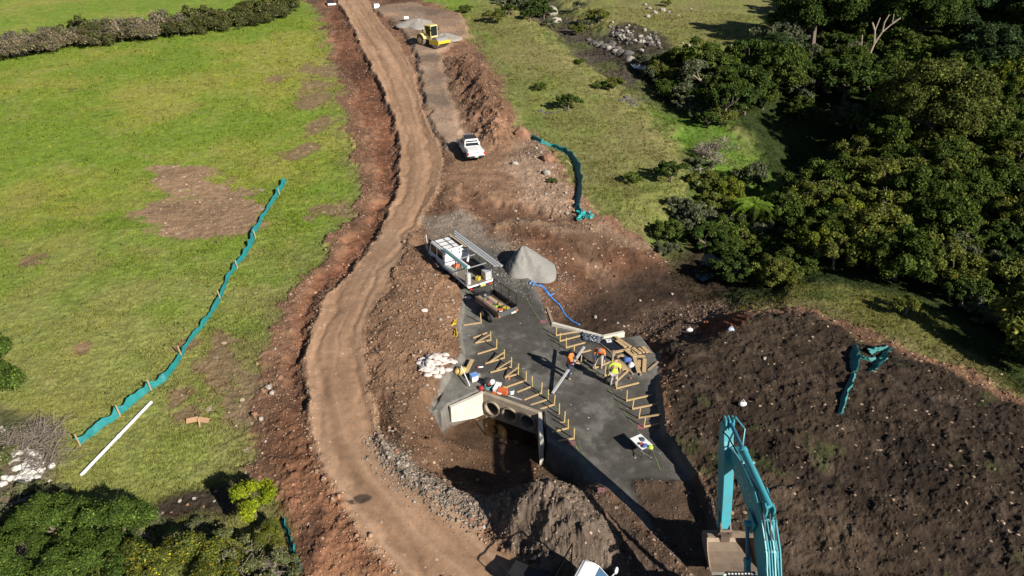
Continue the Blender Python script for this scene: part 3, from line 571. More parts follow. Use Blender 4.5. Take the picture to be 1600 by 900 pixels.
# paddock bushes on the right
for k, px, py, r, lb in [('low',845,141,1.0,'low dark bush on the right paddock, left of the larger dark bush'),('shr4',888,172,1.6,'dark green bush above the brown boulder on the right paddock'),('low',938,138,1.0,'small bush left of its olive neighbour below the rocky creek'),
    ('shr3',960,140,1.4,'olive bush on the paddock above the black rock patch'),('shr3',772,36,1.9,'olive bush at the paddock corner beyond the roller'),('low',728,20,1.4,'small bush behind the parked roller, nearest the track'),
    ('low',905,100,.9,'low bush on the slope under the creek rocks'),('shr3',935,32,2.0,'yellowish bush among the creek rocks'),('low',990,285,1.0,'faint low bush in the middle of the right paddock'),('low',862,285,.5,'tiny green tussock beside the loose green fence'),
    ('shr1',1042,372,1.5,'dense green bush at the creek bend above the pool'),('shr2',1040,395,1.0,'grey-green bush hanging over the brown bank')]:
    put(k, px, py, r, lb, hz=.8)
for i, (px, py, r) in enumerate([(1500,478,1.5),(1545,505,1.6),(1585,530,1.8),(1570,468,1.7),(1600,575,1.6),(1480,455,1.4),(1415,490,1.0),(1530,455,1.5),(1615,500,2.2),(1640,560,2.2)]):
    put(['shr4','shr2','shr3','shr1'][i % 4], px, py, r, 'scrub bush on the lower right meadow beside the wood edge', 'bushes on the lower right meadow', hz=.9)
for px, py, r in [(790,8,2),(806,12,2.2),(822,16,2.4),(838,22,2.4),(850,30,2.0),(815,-4,2.4),(795,24,1.6),(828,34,1.8),(862,44,1.6),(900,54,1.5),(918,46,1.5),(880,-6,2),(905,14,1.3),(1120,150,2.0),(1140,165,2.2),(1150,185,1.9),(1128,195,1.7),(1105,200,1.6),(1088,186,1.6),(1070,172,1.6),(1160,150,2.2),(1085,135,2.0),(1105,120,2.0),(1135,130,2.2),(1060,330,1.3),(1075,345,1.5),(1070,362,1.4),(1092,352,1.5),(1010,102,1.6),(1030,122,2.0),(1052,134,2.2),(1072,150,2.2),(1090,166,2.2),(1110,180,2.0),(1030,100,1.2),(1062,112,1.4),(1040,10,1.0),(1175,120,1.8)]:
    put(random.choice(['shr2', 'shr3', 'shr4', 'shr2']), px, py, r, 'scrubby bush on the bank of the rocky creek', 'bushes along the rocky creek', hz=.8)
# near trees at the lower left
for k, px, py, r, hz, lb in [('nr1',95,862,1.55,.85,'dark green tree at the lower left corner, left of its larger twin'),('nr1',186,868,1.6,.9,'dark green tree between the fallen white pipe and the yellow-flecked bushes'),
    ('nr1',140,935,1.6,.8,'dark green tree cut by the bottom edge of the photo'),('nr1',-14,668,2.0,1.1,'dark tree cut by the left edge beside the paddock'),('nr1',22,915,1.5,.9,'low leafy tree in the bottom left corner'),
    ('nr2',262,905,1.6,.85,'bush with yellow flowers at the bottom, left one of two'),('nr2',322,912,1.5,.8,'bush with yellow flowers at the bottom, right one of two'),('nry',402,815,1.05,1.0,'bright yellow-green shrub beside the haul road'),
    ('nrg',365,880,1.3,.9,'grey-green scrub bush below the bright yellow-green shrub'),('nrg',425,905,1.2,.8,'grey-green scrub bush beside the sunken green fence at the bottom edge'),('nr2',420,850,.8,.8,'small leafy bush at the foot of the bright yellow-green shrub'),
    ('nrg',30,790,1.3,.5,'low grey scrub in the left corner under the white rocks'),('nrg',75,815,1.1,.5,'low grey scrub right of the white rocks'),('nrg',232,838,.9,.5,'low scrub between the dark trees and the damp ground'),
    ('nrg',310,842,1.0,.5,'low scrub on the dark damp ground above the yellow-flowered bushes'),('nrg',-25,740,1.4,.6,'scrub cut by the left edge beside the white rocks'),('nrg',85,775,.7,.4,'low scrub between the whitish rocks and the dark tree'),('nrg',10,835,1.1,.5,'grey scrub at the left edge beside the dark corner trees'),
    ('nr1',-22,600,1.8,1.1,'upper dark tree cut by the left edge of the photo'),('nrg',395,925,1.2,.8,'scrub bush cut by the bottom edge left of the road')]:
    put(k, px, py, r, lb, hz=hz)
# tree fern
tf = empty('tree_fern', P(1172, 362), 0, 'light green tree fern with spreading fronds above the creek pool', 'tree fern')
b = MB(); b.tube([(0,0,-.3),(.1,0,1.2),(.05,.1,2.4)], [.14,.11,.09], 8); b.build('trunk', 'bark', tf)
rnd = random.Random(3)
for k in range(13):
    a = k * 2 * pi / 13 + rnd.uniform(-.15, .15); L_ = rnd.uniform(1.7, 2.3); V = []; F = []; fcs = []
    for i in range(26):
        t = (i + 1) / 26; x = L_ * t; z = 2.45 + .55 * math.sin(t * 2.2) - .9 * t * t * rnd.uniform(.95, 1.05); w = .42 * math.sin(pi * min(1, t * .93 + .05)) ** .6
        for sgn in (-1, 1):
            o_ = len(V); V += [(x, 0, z), (x + .07, sgn * .02, z), (x + .17, sgn * w, z - .12), (x + .10, sgn * w, z - .13)]; F.append((o_, o_+1, o_+2, o_+3)); fcs.append((.17, .26, .03) if rnd.random() < .7 else (.11, .18, .03))
    V = np.array(V) @ np.array(Matrix.Rotation(a, 3, 'Z')).T
    link('frond', npmesh('frond', V, np.array(F), 'leaf', smooth=False, fcol=np.array(fcs)), tf)
# dead pale tree
dt = empty('dead_tree', P(1345, 122), 0, 'bleached dead tree with forked bare limbs rising from the dark wood', 'dead tree')
b = MB(); b.tube([(0,0,-.5),(.3,0,3),(.9,0,6.0)], [.26,.22,.18], 8)
for p in [[(.9,0,6),(1.8,0,8),(3.3,.2,9.4),(3.2,.3,11)],[(.9,0,6),(.6,.3,8.2),(.9,.2,10.4)],[(1.8,0,8),(1.6,-.3,9.6),(2.1,-.3,11)],[(3.3,.2,9.4),(4.4,0,10.4)],[(.3,0,3.5),(-1.2,.2,5.5),(-1.5,.2,7.5)],[(.6,.3,8.2),(-.3,.1,9.6)]]:
    b.tube(p, [.16 * (1 - .22 * i) for i in range(len(p))], 6)
b.build('trunk', mat('bleached_wood', (.34,.27,.21), .85, dirt=.5), dt); dt.scale = (.72, .72, .72)
mat('brush_wood', (.20,.165,.13), .9, dirt=.5, dscale=3, dcol=(.12,.095,.07))
# brushwood heap, lower left, and dead brush
def brush(px, py, r, n, label, h=.35, seed=1, m='brush_wood'):
    e = empty('brushwood_pile', P(px, py), 0, label, 'dead branches'); rnd = random.Random(seed); b = MB()
    for i in range(n):
        a = rnd.uniform(0, 6.28); q = Vector((cos(a) * rnd.uniform(0, r), sin(a) * rnd.uniform(0, r) * .8, rnd.uniform(0, h))); d = Vector((rnd.gauss(0, 1), rnd.gauss(0, 1), rnd.gauss(.1, .3))).normalized() * rnd.uniform(.4, 1.3)
        b.tube([q, q + d * .5 + Vector((0, 0, rnd.uniform(-.05, .12))), q + d], [.014, .010, .004], 3)
    b.build('branches', m, e); return e
brush(50, 688, 1.7, 420, 'tangle of dead grey branches above the white rocks at the left edge')
brush(395, 905, 1.3, 160, 'dead twigs in the scrub beside the haul road', .6, 2)
brush(75, 722, 1.2, 160, 'dead grey sticks spread on the grass right of the left-edge tangle', .25, 3)

# ---------------------------------------------------------------- grass blades and loose stones (uncountable)
rng = np.random.default_rng(9)
def scatter(n, rmin, rmax, pw=1.0):
    r = rmin * (rmax / rmin) ** (rng.random(n) ** pw); a = rng.uniform(-R(50), R(50), n); x = r * np.sin(a); y = r * np.cos(a)
    dep = (y * cos(R(30)) + (CAMH - 1) * sin(R(30))); k = (np.abs(x) / dep < .76); return x[k], y[k]
x, y = scatter(330000, 17, 125); zn, pb, cc = ZQ(x, y)
k = (zn == 0) & (pb < .5) & (rng.random(len(x)) < .25 + .9 * ss(-.3, .4, fbm(x, y, .5, 3, 58))); x = x[k]; y = y[k]; cc = cc[k]; zz = HQ(x, y); n = len(x); D = np.hypot(x, y)
sz = (.045 + .0013 * D) * rng.uniform(.5, 1.5, n); V = np.zeros((n, 3, 3, 3)); 
for t in range(3):
    a = rng.uniform(0, 6.28, n); w = sz * .26; lean = rng.normal(size=(n, 2)) * .5 * sz[:, None]; ox = rng.normal(size=(n, 2)) * .6 * sz[:, None]
    V[:, t, 0] = np.stack([x + ox[:, 0] - np.cos(a) * w, y + ox[:, 1] - np.sin(a) * w, zz - .02], 1); V[:, t, 1] = np.stack([x + ox[:, 0] + np.cos(a) * w, y + ox[:, 1] + np.sin(a) * w, zz - .02], 1)
    V[:, t, 2] = np.stack([x + ox[:, 0] + lean[:, 0], y + ox[:, 1] + lean[:, 1], zz + sz * rng.uniform(.6, 1.2, n)], 1)
fc = np.repeat(cc * rng.uniform(.85, 1.3, n)[:, None] * np.array([1.05, 1, .9]), 3, 0)
dk = rng.random(n) < .035; fc[np.repeat(dk, 3)] = [.03, .06, .012]
ye = np.repeat((rng.random(n) < .02) & (fbm(x, y, .12, 2, 201) > .35) & (x < 0), 3); fc[ye] = [.55, .45, .02]
tag(link('grass', npmesh('grass', V.reshape(-1, 3), np.arange(n * 9).reshape(-1, 3), 'grass_blade', smooth=False, fcol=fc)), 'short pasture grass with weeds growing over both paddocks', 'grass', kind='stuff')
print('grass tufts', n)
def stones(name, x, y, s, cols, label, m='stone_bits', flat=.6):
    n = len(x); z = HQ(x, y); base = np.array([(1,0,0),(0,1,0),(-1,0,0),(0,-1,0),(0,0,1),(0,0,-1)], float)
    V = base[None] * (1 + rng.uniform(-.35, .35, (n, 6, 1))) + rng.uniform(-.25, .25, (n, 6, 3)); V[:, :, 2] *= flat
    a = rng.uniform(0, 6.28, n); ca, sa = np.cos(a)[:, None], np.sin(a)[:, None]; X = V[:, :, 0] * ca - V[:, :, 1] * sa; Y = V[:, :, 0] * sa + V[:, :, 1] * ca
    V = np.stack([X * s[:, None] + x[:, None], Y * s[:, None] + y[:, None], V[:, :, 2] * s[:, None] + (z + s * .15)[:, None]], -1)
    f = np.array([(0,1,4),(1,2,4),(2,3,4),(3,0,4),(1,0,5),(2,1,5),(3,2,5),(0,3,5)]); F = (f[None] + (np.arange(n) * 6)[:, None, None]).reshape(-1, 3)
    o = link(name, npmesh(name, V.reshape(-1, 3), F, m, smooth=False, fcol=np.repeat(cols, 8, 0))); return tag(o, label, 'stones', kind='stuff')
m, N_, L_, b_ = newmat('stone_bits'); b_.inputs['Roughness'].default_value = .9; b_.inputs['Specular IOR Level'].default_value = .2; a_ = N_.new('ShaderNodeAttribute'); a_.attribute_name = 'base'; L_.new(a_.outputs['Color'], b_.inputs['Base Color'])
x, y = scatter(420000, 17, 120); zn, pb, cc = ZQ(x, y); k = (rng.random(len(x)) < pb * .36 * np.where(zn == 0, .35, 1)) & ((zn == 1) | (pb > .3)); x = x[k]; y = y[k]; cc = cc[k]; n = len(x); D = np.hypot(x, y)
s = (.020 + .00042 * D) * np.exp(rng.normal(size=n) * .5); s = np.minimum(s, .16)
pale = rng.random(n)[:, None] ** 3.2; pale *= np.clip(cc[:, :1] / .12, .35, 1.2); cs = cc * rng.uniform(.75, 1.5, n)[:, None] * (1 - pale * .75) + np.array([.36,.27,.195]) * pale * .75
stones('loose_stones', x, y, s, cs, 'loose pebbles and clods strewn over the bare earth'); print('stones', n)
# crushed grey rock band beside the haul road
gb = PW(GBAND, .3); t = rng.random((14000, 2)) * (gb.max(0) - gb.min(0) + 2) + gb.min(0) - 1; k = sdf(gb, t[:, 0], t[:, 1], 3) > -1.0 * rng.random(len(t)) ** 2; t = t[k]
stones('crushed_rock', t[:, 0], t[:, 1], .03 * np.exp(rng.normal(size=len(t)) * .5), np.array([.205,.172,.14]) * rng.uniform(.5, 1.6, (len(t), 1)), 'grey crushed rock along the outer edge of the haul road')

# ---------------------------------------------------------------- shared paints
mat('white_paint', (.78,.78,.77), .3, dirt=.3, dcol=(.55,.48,.41)); mat('yellow_paint', (.62,.46,.05), .4, dirt=.3); mat('cream_paint', (.62,.52,.22), .45, dirt=.3)
mat('cyan_paint', (.045,.31,.375), .45, dirt=.6, dscale=2.5, dcol=(.10,.20,.21)); mat('cyan_dark', (.03,.13,.22), .35, dirt=.2)
mat('black_plastic', (.018,.018,.02), .5, dirt=.3, dcol=(.05,.042,.035)); mat('rubber', (.022,.021,.02), .85, dirt=.6, dcol=(.085,.065,.05))
mat('dusty_rubber', (.19,.135,.09), .9, dirt=.6, dcol=(.07,.055,.045)); mat('glass', (.012,.016,.02), .08, dirt=.05, spec=.8)
mat('steel', (.45,.45,.45), .35, metal=.8, dirt=.25); mat('drum_steel', (.40,.38,.36), .4, metal=.5, dirt=.4); mat('chrome', (.75,.75,.76), .15, metal=1)
mat('aluminium', (.60,.60,.59), .4, metal=.35, dirt=.2); mat('galvanised', (.36,.38,.38), .5, metal=.4, dirt=.3)
mat('red_lens', (.55,.02,.02), .25); mat('orange_lens', (.75,.18,.02), .3); mat('number_plate', (.62,.58,.08), .5, dirt=.1); mat('white_plate', (.6,.62,.5), .5)
mat('bucket_steel', (.27,.205,.15), .6, metal=.25, dirt=.7, dscale=3.5, dcol=(.16,.11,.075), bump=.3); mat('worn_steel', (.55,.52,.48), .35, metal=.6)
mat('timber', (.48,.335,.17), .8, dirt=.35, dscale=4, dcol=(.33,.22,.12)); mat('weathered_timber', (.31,.235,.155), .85, dirt=.5, dscale=3, dcol=(.18,.14,.10))
mat('concrete', (.60,.56,.47), .85, dirt=.6, dscale=2.2, dcol=(.38,.33,.26), bump=.2); mat('old_concrete', (.34,.285,.21), .9, dirt=.7, dscale=2, dcol=(.15,.105,.07), bump=.3)
mat('teal_mesh', (.012,.20,.20), .6, dirt=.6, dscale=1.6, dcol=(.02,.11,.12)); mat('blue_pipe', (.06,.22,.60), .4); mat('pvc', (.78,.79,.78), .35, dirt=.15)
mat('hivis_orange', (.85,.17,.02), .7, dirt=.2, dcol=(.6,.1,.02)); mat('hivis_yellow', (.50,.72,.05), .7, dirt=.2, dcol=(.4,.6,.05)); mat('navy_cloth', (.02,.03,.07), .9); mat('pale_trousers', (.42,.39,.34), .9, dirt=.4)
mat('skin', (.42,.24,.16), .6, dirt=0); mat('black_cloth', (.02,.02,.022), .9); mat('boots', (.33,.24,.15), .8, dirt=.5); mat('black_sheet', (.012,.013,.016), .35, dirt=.3, dcol=(.03,.035,.045))
mat('sack', (.60,.52,.48), .9, dirt=.6, dscale=5, dcol=(.42,.33,.28), bump=.4); mat('red_plastic', (.32,.03,.03), .45); mat('orange_plastic', (.62,.14,.04), .6, dirt=.6, dcol=(.5,.1,.03)); mat('pink_plastic', (.30,.10,.12), .5)
mat('blue_cloth', (.05,.10,.28), .8, dirt=.4, dcol=(.12,.17,.3)); mat('yellow_plastic', (.55,.40,.04), .5, dirt=.5); mat('white_cloth', (.72,.68,.68), .9, dirt=.3); mat('tan_bag', (.55,.42,.14), .8, dirt=.7, dcol=(.3,.22,.1), bump=.5)
mat('glass_green', (.12,.28,.27), .15, dirt=.2); mat('gravel_grey', (.27,.26,.24), .95, dirt=.9, dscale=14, dcol=(.17,.16,.145), bump=1., spec=.1); mat('spray_green', (.20,.26,.07), .9, dirt=1., dscale=1.2, dcol=(.085,.085,.07)); mat('spray_pink', (.28,.10,.11), .9, dirt=1., dcol=(.12,.09,.08))
mat('rock_pale', (.36,.32,.27), .9, dirt=.8, dscale=4, dcol=(.17,.15,.12), bump=.6); mat('rock_brown', (.27,.14,.085), .9, dirt=.6, dscale=4, dcol=(.13,.07,.045), bump=.6); mat('rock_dark', (.085,.075,.066), .9, dirt=.6, dscale=4, dcol=(.20,.185,.165), bump=.6)
mat('letter_grey', (.34,.42,.44), .5)
V3 = Vector
def heading(a, b):
    d = b - a; return math.atan2(d.y, d.x) - pi / 2
def textmesh(name, s, size, m, parent, M, depth=.006):
    cu = bpy.data.curves.new(name, 'FONT'); cu.body = s; cu.size = size; cu.extrude = depth; cu.align_x = 'CENTER'; cu.align_y = 'CENTER'; cu.offset = size * .012
    t = bpy.data.objects.new('tmp', cu); C.objects.link(t); bpy.context.view_layer.update(); dg = bpy.context.evaluated_depsgraph_get()
    me = bpy.data.meshes.new_from_object(t.evaluated_get(dg)); bpy.data.objects.remove(t); me.name = name; me.transform(M); me.materials.clear(); me.materials.append(MATS[m])
    return link(name, me, parent)
def wheel(parent, x, y, r, w, rim='steel', tyre='rubber', name='wheel'):
    b = MB(); n = 24; pr = [(r*.55,-w/2),(r*.9,-w/2),(r,-w*.36),(r,w*.36),(r*.9,w/2),(r*.55,w/2)]
    b.loft([[(x + q, y + p*cos(2*pi*k/n), r + p*sin(2*pi*k/n)) for p, q in pr] for k in range(n + 1)], cap=False)
    o = b.build(name, tyre, parent, smooth=True)
    s = 1 if x > 0 else -1; b = MB(); b.cyl((x + s*w*.25, y, r), (x + s*w*.42, y, r), r*.56, 18); b.cyl((x + s*w*.42, y, r), (x + s*w*.5, y, r), r*.18, 10); b.cyl((x-w*.3,y,r),(x-s*w*.1,y,r), r*.5, 14)
    b.build('rim', rim, o, smooth=True); return o
def arcpts(cy, cz, r, a0, a1, n=9): return [(cy + r*cos(R(a0 + (a1-a0)*i/n)), cz + r*sin(R(a0 + (a1-a0)*i/n))) for i in range(n + 1)]
YZ = (V3((0,1,0)), V3((0,0,1)))
def side(b, pts, x0, x1): return b.ext(pts, ((x0 + x1)/2, 0, 0), YZ[0], YZ[1], abs(x1 - x0))

# ---------------------------------------------------------------- white dual-cab utility
def ute(loc, rz, label, group=None):
    t = empty('utility_vehicle', loc, rz, label, 'utility vehicle', group)
    b = MB(); pr = [(-2.62,.55),(-2.62,.98)] + [(-2.6,1.10),(-1.0,1.10),(.95,1.08),(1.5,1.10),(2.35,.98),(2.6,.82),(2.62,.45),(2.2,.42)] + arcpts(1.55,.42,.45,0,180)[0:] + [(-1.1,.40)] + arcpts(-1.6,.42,.45,0,180) + [(-2.3,.45)]
    side(b, pr, -.90, .90); b.build('body', 'white_paint', t, smooth=True, bevel=.05)
    def ring(z, x, y0, y1): return [(-x,y0,z),(x,y0,z),(x,y1,z),(-x,y1,z)]
    b = MB(); b.loft([ring(1.08,.86,-.95,1.35), ring(1.42,.79,-.84,.95), ring(1.74,.68,-.70,.42), ring(1.79,.62,-.6,.32)]); b.build('cab', 'white_paint', t, smooth=True, bevel=.04)
    def pan(name, pts, m='glass'):
        b = MB(); p = [V3(q) for q in pts]; n = (p[1]-p[0]).cross(p[2]-p[0]).normalized(); b.loft([[q + n*.004 for q in p], [q + n*.022 for q in p]]); return b.build(name, m, t)
    pan('windscreen', [(.74,1.28,1.14),(-.74,1.28,1.14),(-.60,.50,1.70),(.60,.50,1.70)][::1]); pan('rear_window', [(-.70,-.925,1.16),(.70,-.925,1.16),(.60,-.74,1.66),(-.60,-.74,1.66)])
    for s in (-1, 1):
        for y0, y1, y2, y3 in ((-.80,.08,.05,-.62),(.16,1.10,.46,.12)):
            q = [(s*.845,y0,1.16),(s*.845,y1,1.16),(s*.71,y2,1.66),(s*.71,y3,1.66)]; pan('side_window', q if s > 0 else q[::-1])
        b = MB(); b.box((s*1.02,.98,1.16),(.2,.1,.16)); b.build('mirror', 'white_paint', t, bevel=.02)
        b = MB(); b.box((s*.84,-2.6,.88),(.13,.09,.30)); b.build('tail_light', 'red_lens', t)
        b = MB(); b.box((s*.72,2.58,.80),(.3,.1,.16)); b.build('headlight', 'chrome', t)
        for y in (1.55,-1.6): wheel(t, s*.80, y, .39, .26, 'steel')
        b = MB(); b.tube([(s*.80,-.98,1.08),(s*.74,-1.15,1.55),(s*.64,-1.2,1.62),(0,-1.22,1.62)], .04, 8); b.build('sports_bar', 'white_paint', t)
    b = MB(); b.box((0,-1.82,1.135),(1.62,1.42,.05)); b.build('tray_cover', 'white_paint', t, bevel=.02)
    b = MB(); b.box((0,-2.635,.86),(1.5,.04,.42)); tg = b.build('tailgate', 'white_paint', t, bevel=.015); b = MB(); b.box((0,-2.665,.97),(.42,.02,.06)); b.build('handle', 'black_plastic', tg)
    b = MB(); b.box((0,-2.70,.56),(1.7,.18,.16)); bp = b.build('rear_bumper', 'black_plastic', t, bevel=.03); b = MB(); b.box((0,-2.80,.60),(.37,.02,.12)); b.build('number_plate', 'white_plate', bp)
    b = MB()
    for x in (-.56,.56): b.bar((x,-.66,1.86),(x,.62,1.86),.05)
    for i in range(13): b.bar((-.56,-.64+i*.104,1.87),(.56,-.64+i*.104,1.87),.07,.03)
    for x in (-.5,.5):
        for y in (-.5,.3): b.bar((x,y,1.76),(x,y,1.87),.04)
    rk = b.build('roof_rack', 'black_plastic', t)
    for x in (-.42,-.14,.14,.42): b = MB(); b.cyl((x,.62,1.93),(x,.70,1.93),.085,12); b.build('spotlight', 'chrome', rk, smooth=True)
    b = MB(); b.tube([(.78,1.9,1.05),(.8,1.9,1.9)], .012, 4); b.build('aerial', 'black_plastic', t)
    return t
a, bq = P(743, 249), P(727, 222)
ute(P(735, 240), heading(a, bq), 'white dual-cab ute with black roof rack and spotlights parked on the brown soil').scale = (.88,.88,.88)

# ---------------------------------------------------------------- white crew-cab works truck
def truck(loc, rz):
    t = empty('works_truck', loc, rz, 'white crew-cab works truck with open tray and long aluminium planks on its rack', 'truck')
    b = MB(); side(b, [(.3,.55),(.3,2.18),(2.55,2.20),(2.85,1.55),(2.98,1.2),(3.0,.45),(2.75,.4)] + arcpts(2.05,.45,.5,0,180) + [(.9,.45)], -.98, .98); cb = b.build('cab', 'white_paint', t, smooth=True, bevel=.08)
    def pan(name, pts, m='glass', par=t):
        b = MB(); p = [V3(q) for q in pts]; n = (p[1]-p[0]).cross(p[2]-p[0]).normalized(); b.loft([[q - n*.01 for q in p], [q + n*.014 for q in p]]); return b.build(name, m, par)
    pan('windscreen', [(.86,2.865,1.5),(-.86,2.865,1.5),(-.80,2.59,2.12),(.80,2.59,2.12)][::1])
    for s in (-1, 1):
        for q in ([(s*.985,1.65,1.35),(s*.985,2.60,1.35),(s*.985,2.42,1.98),(s*.985,1.65,1.98)], [(s*.985,.62,1.35),(s*.985,1.42,1.35),(s*.985,1.42,1.98),(s*.985,.62,1.98)]): pan('side_window', q if s > 0 else q[::-1])
        b = MB(); b.box((s*1.0,1.85,1.05),(.03,.16,.04)); b.build('door_handle', 'black_plastic', t)
        b = MB(); b.bar((s*.98,2.75,1.7),(s*1.25,2.85,1.75),.03); b.box((s*1.26,2.86,1.68),(.08,.18,.34)); b.build('mirror', 'black_plastic', t)
        b = MB(); b.box((s*.75,3.0,.75),(.3,.05,.16)); b.build('headlight', 'chrome', t)
        wheel(t, s*.86, 2.05, .40, .24, 'white_paint'); wheel(t, s*.80, -1.75, .40, .42, 'white_paint')
        b = MB(); b.box((s*.82,-3.28,.66),(.2,.05,.1)); b.build('tail_light', 'red_lens', t)
    b = MB(); b.bar((0,.1,.62),(0,-3.2,.62),.6,.18); b.box((0,2.9,.5),(1.9,.25,.25)); b.build('chassis', 'black_plastic', t)
    b = MB()                                                # black bars of the cab-roof rack
    for x in (-.78,0,.78): b.bar((x,.35,2.24),(x,2.45,2.26),.035)
    for y in (.5,1.1,1.75,2.35): b.bar((-.82,y,2.25),(.82,y,2.25),.035)
    b.build('roof_bars', 'black_plastic', t)
    b = MB(); b.tube([(-1.02,2.95,.9),(-1.05,3.1,2.5)], .025, 6); b.build('aerial', 'white_paint', t)
    b = MB(); b.box((0,-1.48,.86),(2.06,3.5,.08)); tr = b.build('tray', mat('tray_floor', (.17,.15,.12), .8, dirt=.6), t)
    b = MB(); b.bar((-1.04,-3.24,.84),(1.04,-3.24,.84),.07,.12); b.bar((-1.04,-3.24,.9),(-1.04,.22,.9),.05,.14); b.bar((1.04,-3.24,.9),(1.04,.22,.9),.05,.14); b.build('tray_rim', 'white_paint', tr)
    b = MB(); b.box((.2,-3.30,.70),(.40,.02,.14)); b.build('number_plate', 'number_plate', t)
    b = MB()                                                # headboard frame
    for x in (-1.0,-.33,.33,1.0): b.bar((x,.2,.9),(x,.2,2.35),.07)
    for z in (1.75,2.05,2.35): b.bar((-1.03,.2,z),(1.03,.2,z),.07)
    b.box((0,.2,1.3),(2.0,.03,.8)); b.build('headboard', 'white_paint', t)
    b = MB()                                                # side racks
    for s in (-1, 1):
        for y in (-1.45,-3.15): b.bar((s*1.0,y,.9),(s*1.0,y,2.32),.06)
        b.bar((s*1.0,.2,2.32),(s*1.0,-3.2,2.32),.07)
    for y in (-1.45,-3.05): b.bar((-1.0,y,2.30),(1.0,y,2.30),.06)
    b.build('tray_rack', 'galvanised', t)
    b = MB(); b.box((.80,-1.4,1.22),(.40,1.7,.62)); b.build('side_toolbox', 'black_plastic', t, bevel=.02)
    b = MB(); b.box((.76,-2.85,1.22),(.50,.62,.62)); b.box((.76,-2.85,1.55),(.54,.66,.04)); b.build('checker_toolbox', 'aluminium', t, bevel=.01)
    b = MB(); b.box((-.82,-2.9,1.35),(.34,.25,.9)); b.build('gas_locker', 'aluminium', t, bevel=.01)
    b = MB(); b.box((-1.12,-.75,1.30),(.62,1.4,.04), Matrix.Rotation(R(18),3,'Y')); b.build('drop_shelf', 'galvanised', t)
    b = MB()
    for i, x in enumerate((-1.12,-1.02)): b.cyl((x,.3,2.42+.02*i),(x,-3.2,2.42+.02*i),.05,8)
    b.build('conduit_bundle', 'glass_green', t)
    return t
ta, tb = P(747, 456), P(692, 398)
TR = truck(P(717, 431), heading(ta, tb)); TR.scale = (.88,.88,.88); TM = TR.matrix_basis
def rider(name, parts, label, cat, base=(0,0,0), par=TM, group=None, rz=0.):
    """a thing lying on a vehicle: own top-level object, built in the vehicle's frame"""
    loc = par @ V3(base); e = empty(name, loc, par.to_euler().z + rz, label, cat, group); e.scale = par.to_scale()
    for nm, fn, m in parts: b = MB(); fn(b); b.build(nm, m, e)
    return e
for i, (x, l0, l1) in enumerate([(.82,1.9,-4.0),(1.02,2.4,-4.1),(1.22,2.7,-4.25)]):
    rider('scaffold_plank', [('deck', lambda b, l0=l0, l1=l1: b.box((0,(l0+l1)/2,.0),(.22,l0-l1,.04)), 'aluminium'), ('side_rail', lambda b, l0=l0, l1=l1: b.bar((-.11,l0,.02),(-.11,l1,.02),.015,.07), 'steel'), ('side_rail', lambda b, l0=l0, l1=l1: b.bar((.11,l0,.02),(.11,l1,.02),.015,.07), 'steel')],
          ['innermost aluminium plank on the right rack of the works truck', 'middle aluminium plank on the right rack of the works truck', 'outermost aluminium plank overhanging the right side of the works truck'][i], 'plank', (x, 0, 2.40))
rider('timber_board', [('board', lambda b: b.bar((0,2.1,0),(0,-.4,0),.14,.04), 'timber')], 'bare timber board tucked inside the planks over the truck cab', 'board', (.62,.3,2.38))
rider('pipe', [('pipe', lambda b: b.cyl((0,.3,0),(0,-3.1,0),.085,14), 'pvc'), ('end_cap', lambda b: b.cyl((0,-3.1,0),(0,-3.16,0),.11,14), 'pvc')], 'white pipe with end cap on the left rack of the works truck', 'pipe', (-.86,0,2.44))
rider('tool_bag', [('bag', lambda b: b.box((0,0,.12),(.4,.3,.24), .3), 'orange_plastic'), ('strap', lambda b: b.tube([(-.15,0,.24),(0,0,.34),(.15,0,.24)], .02, 6), 'black_cloth')], 'orange tool bag behind the headboard on the truck tray', 'bag', (-.25,-.15,.92))
rider('crate', [('box', lambda b: b.box((0,0,.14),(.5,.35,.28), .1), 'white_cloth'), ('rim', lambda b: b.box((0,0,.29),(.54,.39,.03), .1), 'red_plastic')], 'white crate with red rim behind the headboard on the truck tray', 'crate', (.3,-.25,.92))
rider('jerry_can', [('can', lambda b: b.box((0,0,.13),(.34,.26,.26), .5), 'yellow_plastic'), ('cap', lambda b: b.cyl((.08,0,.26),(.08,0,.31),.04,8), 'black_plastic')], 'yellow can on the rear of the truck tray', 'can', (.1,-2.75,.92))

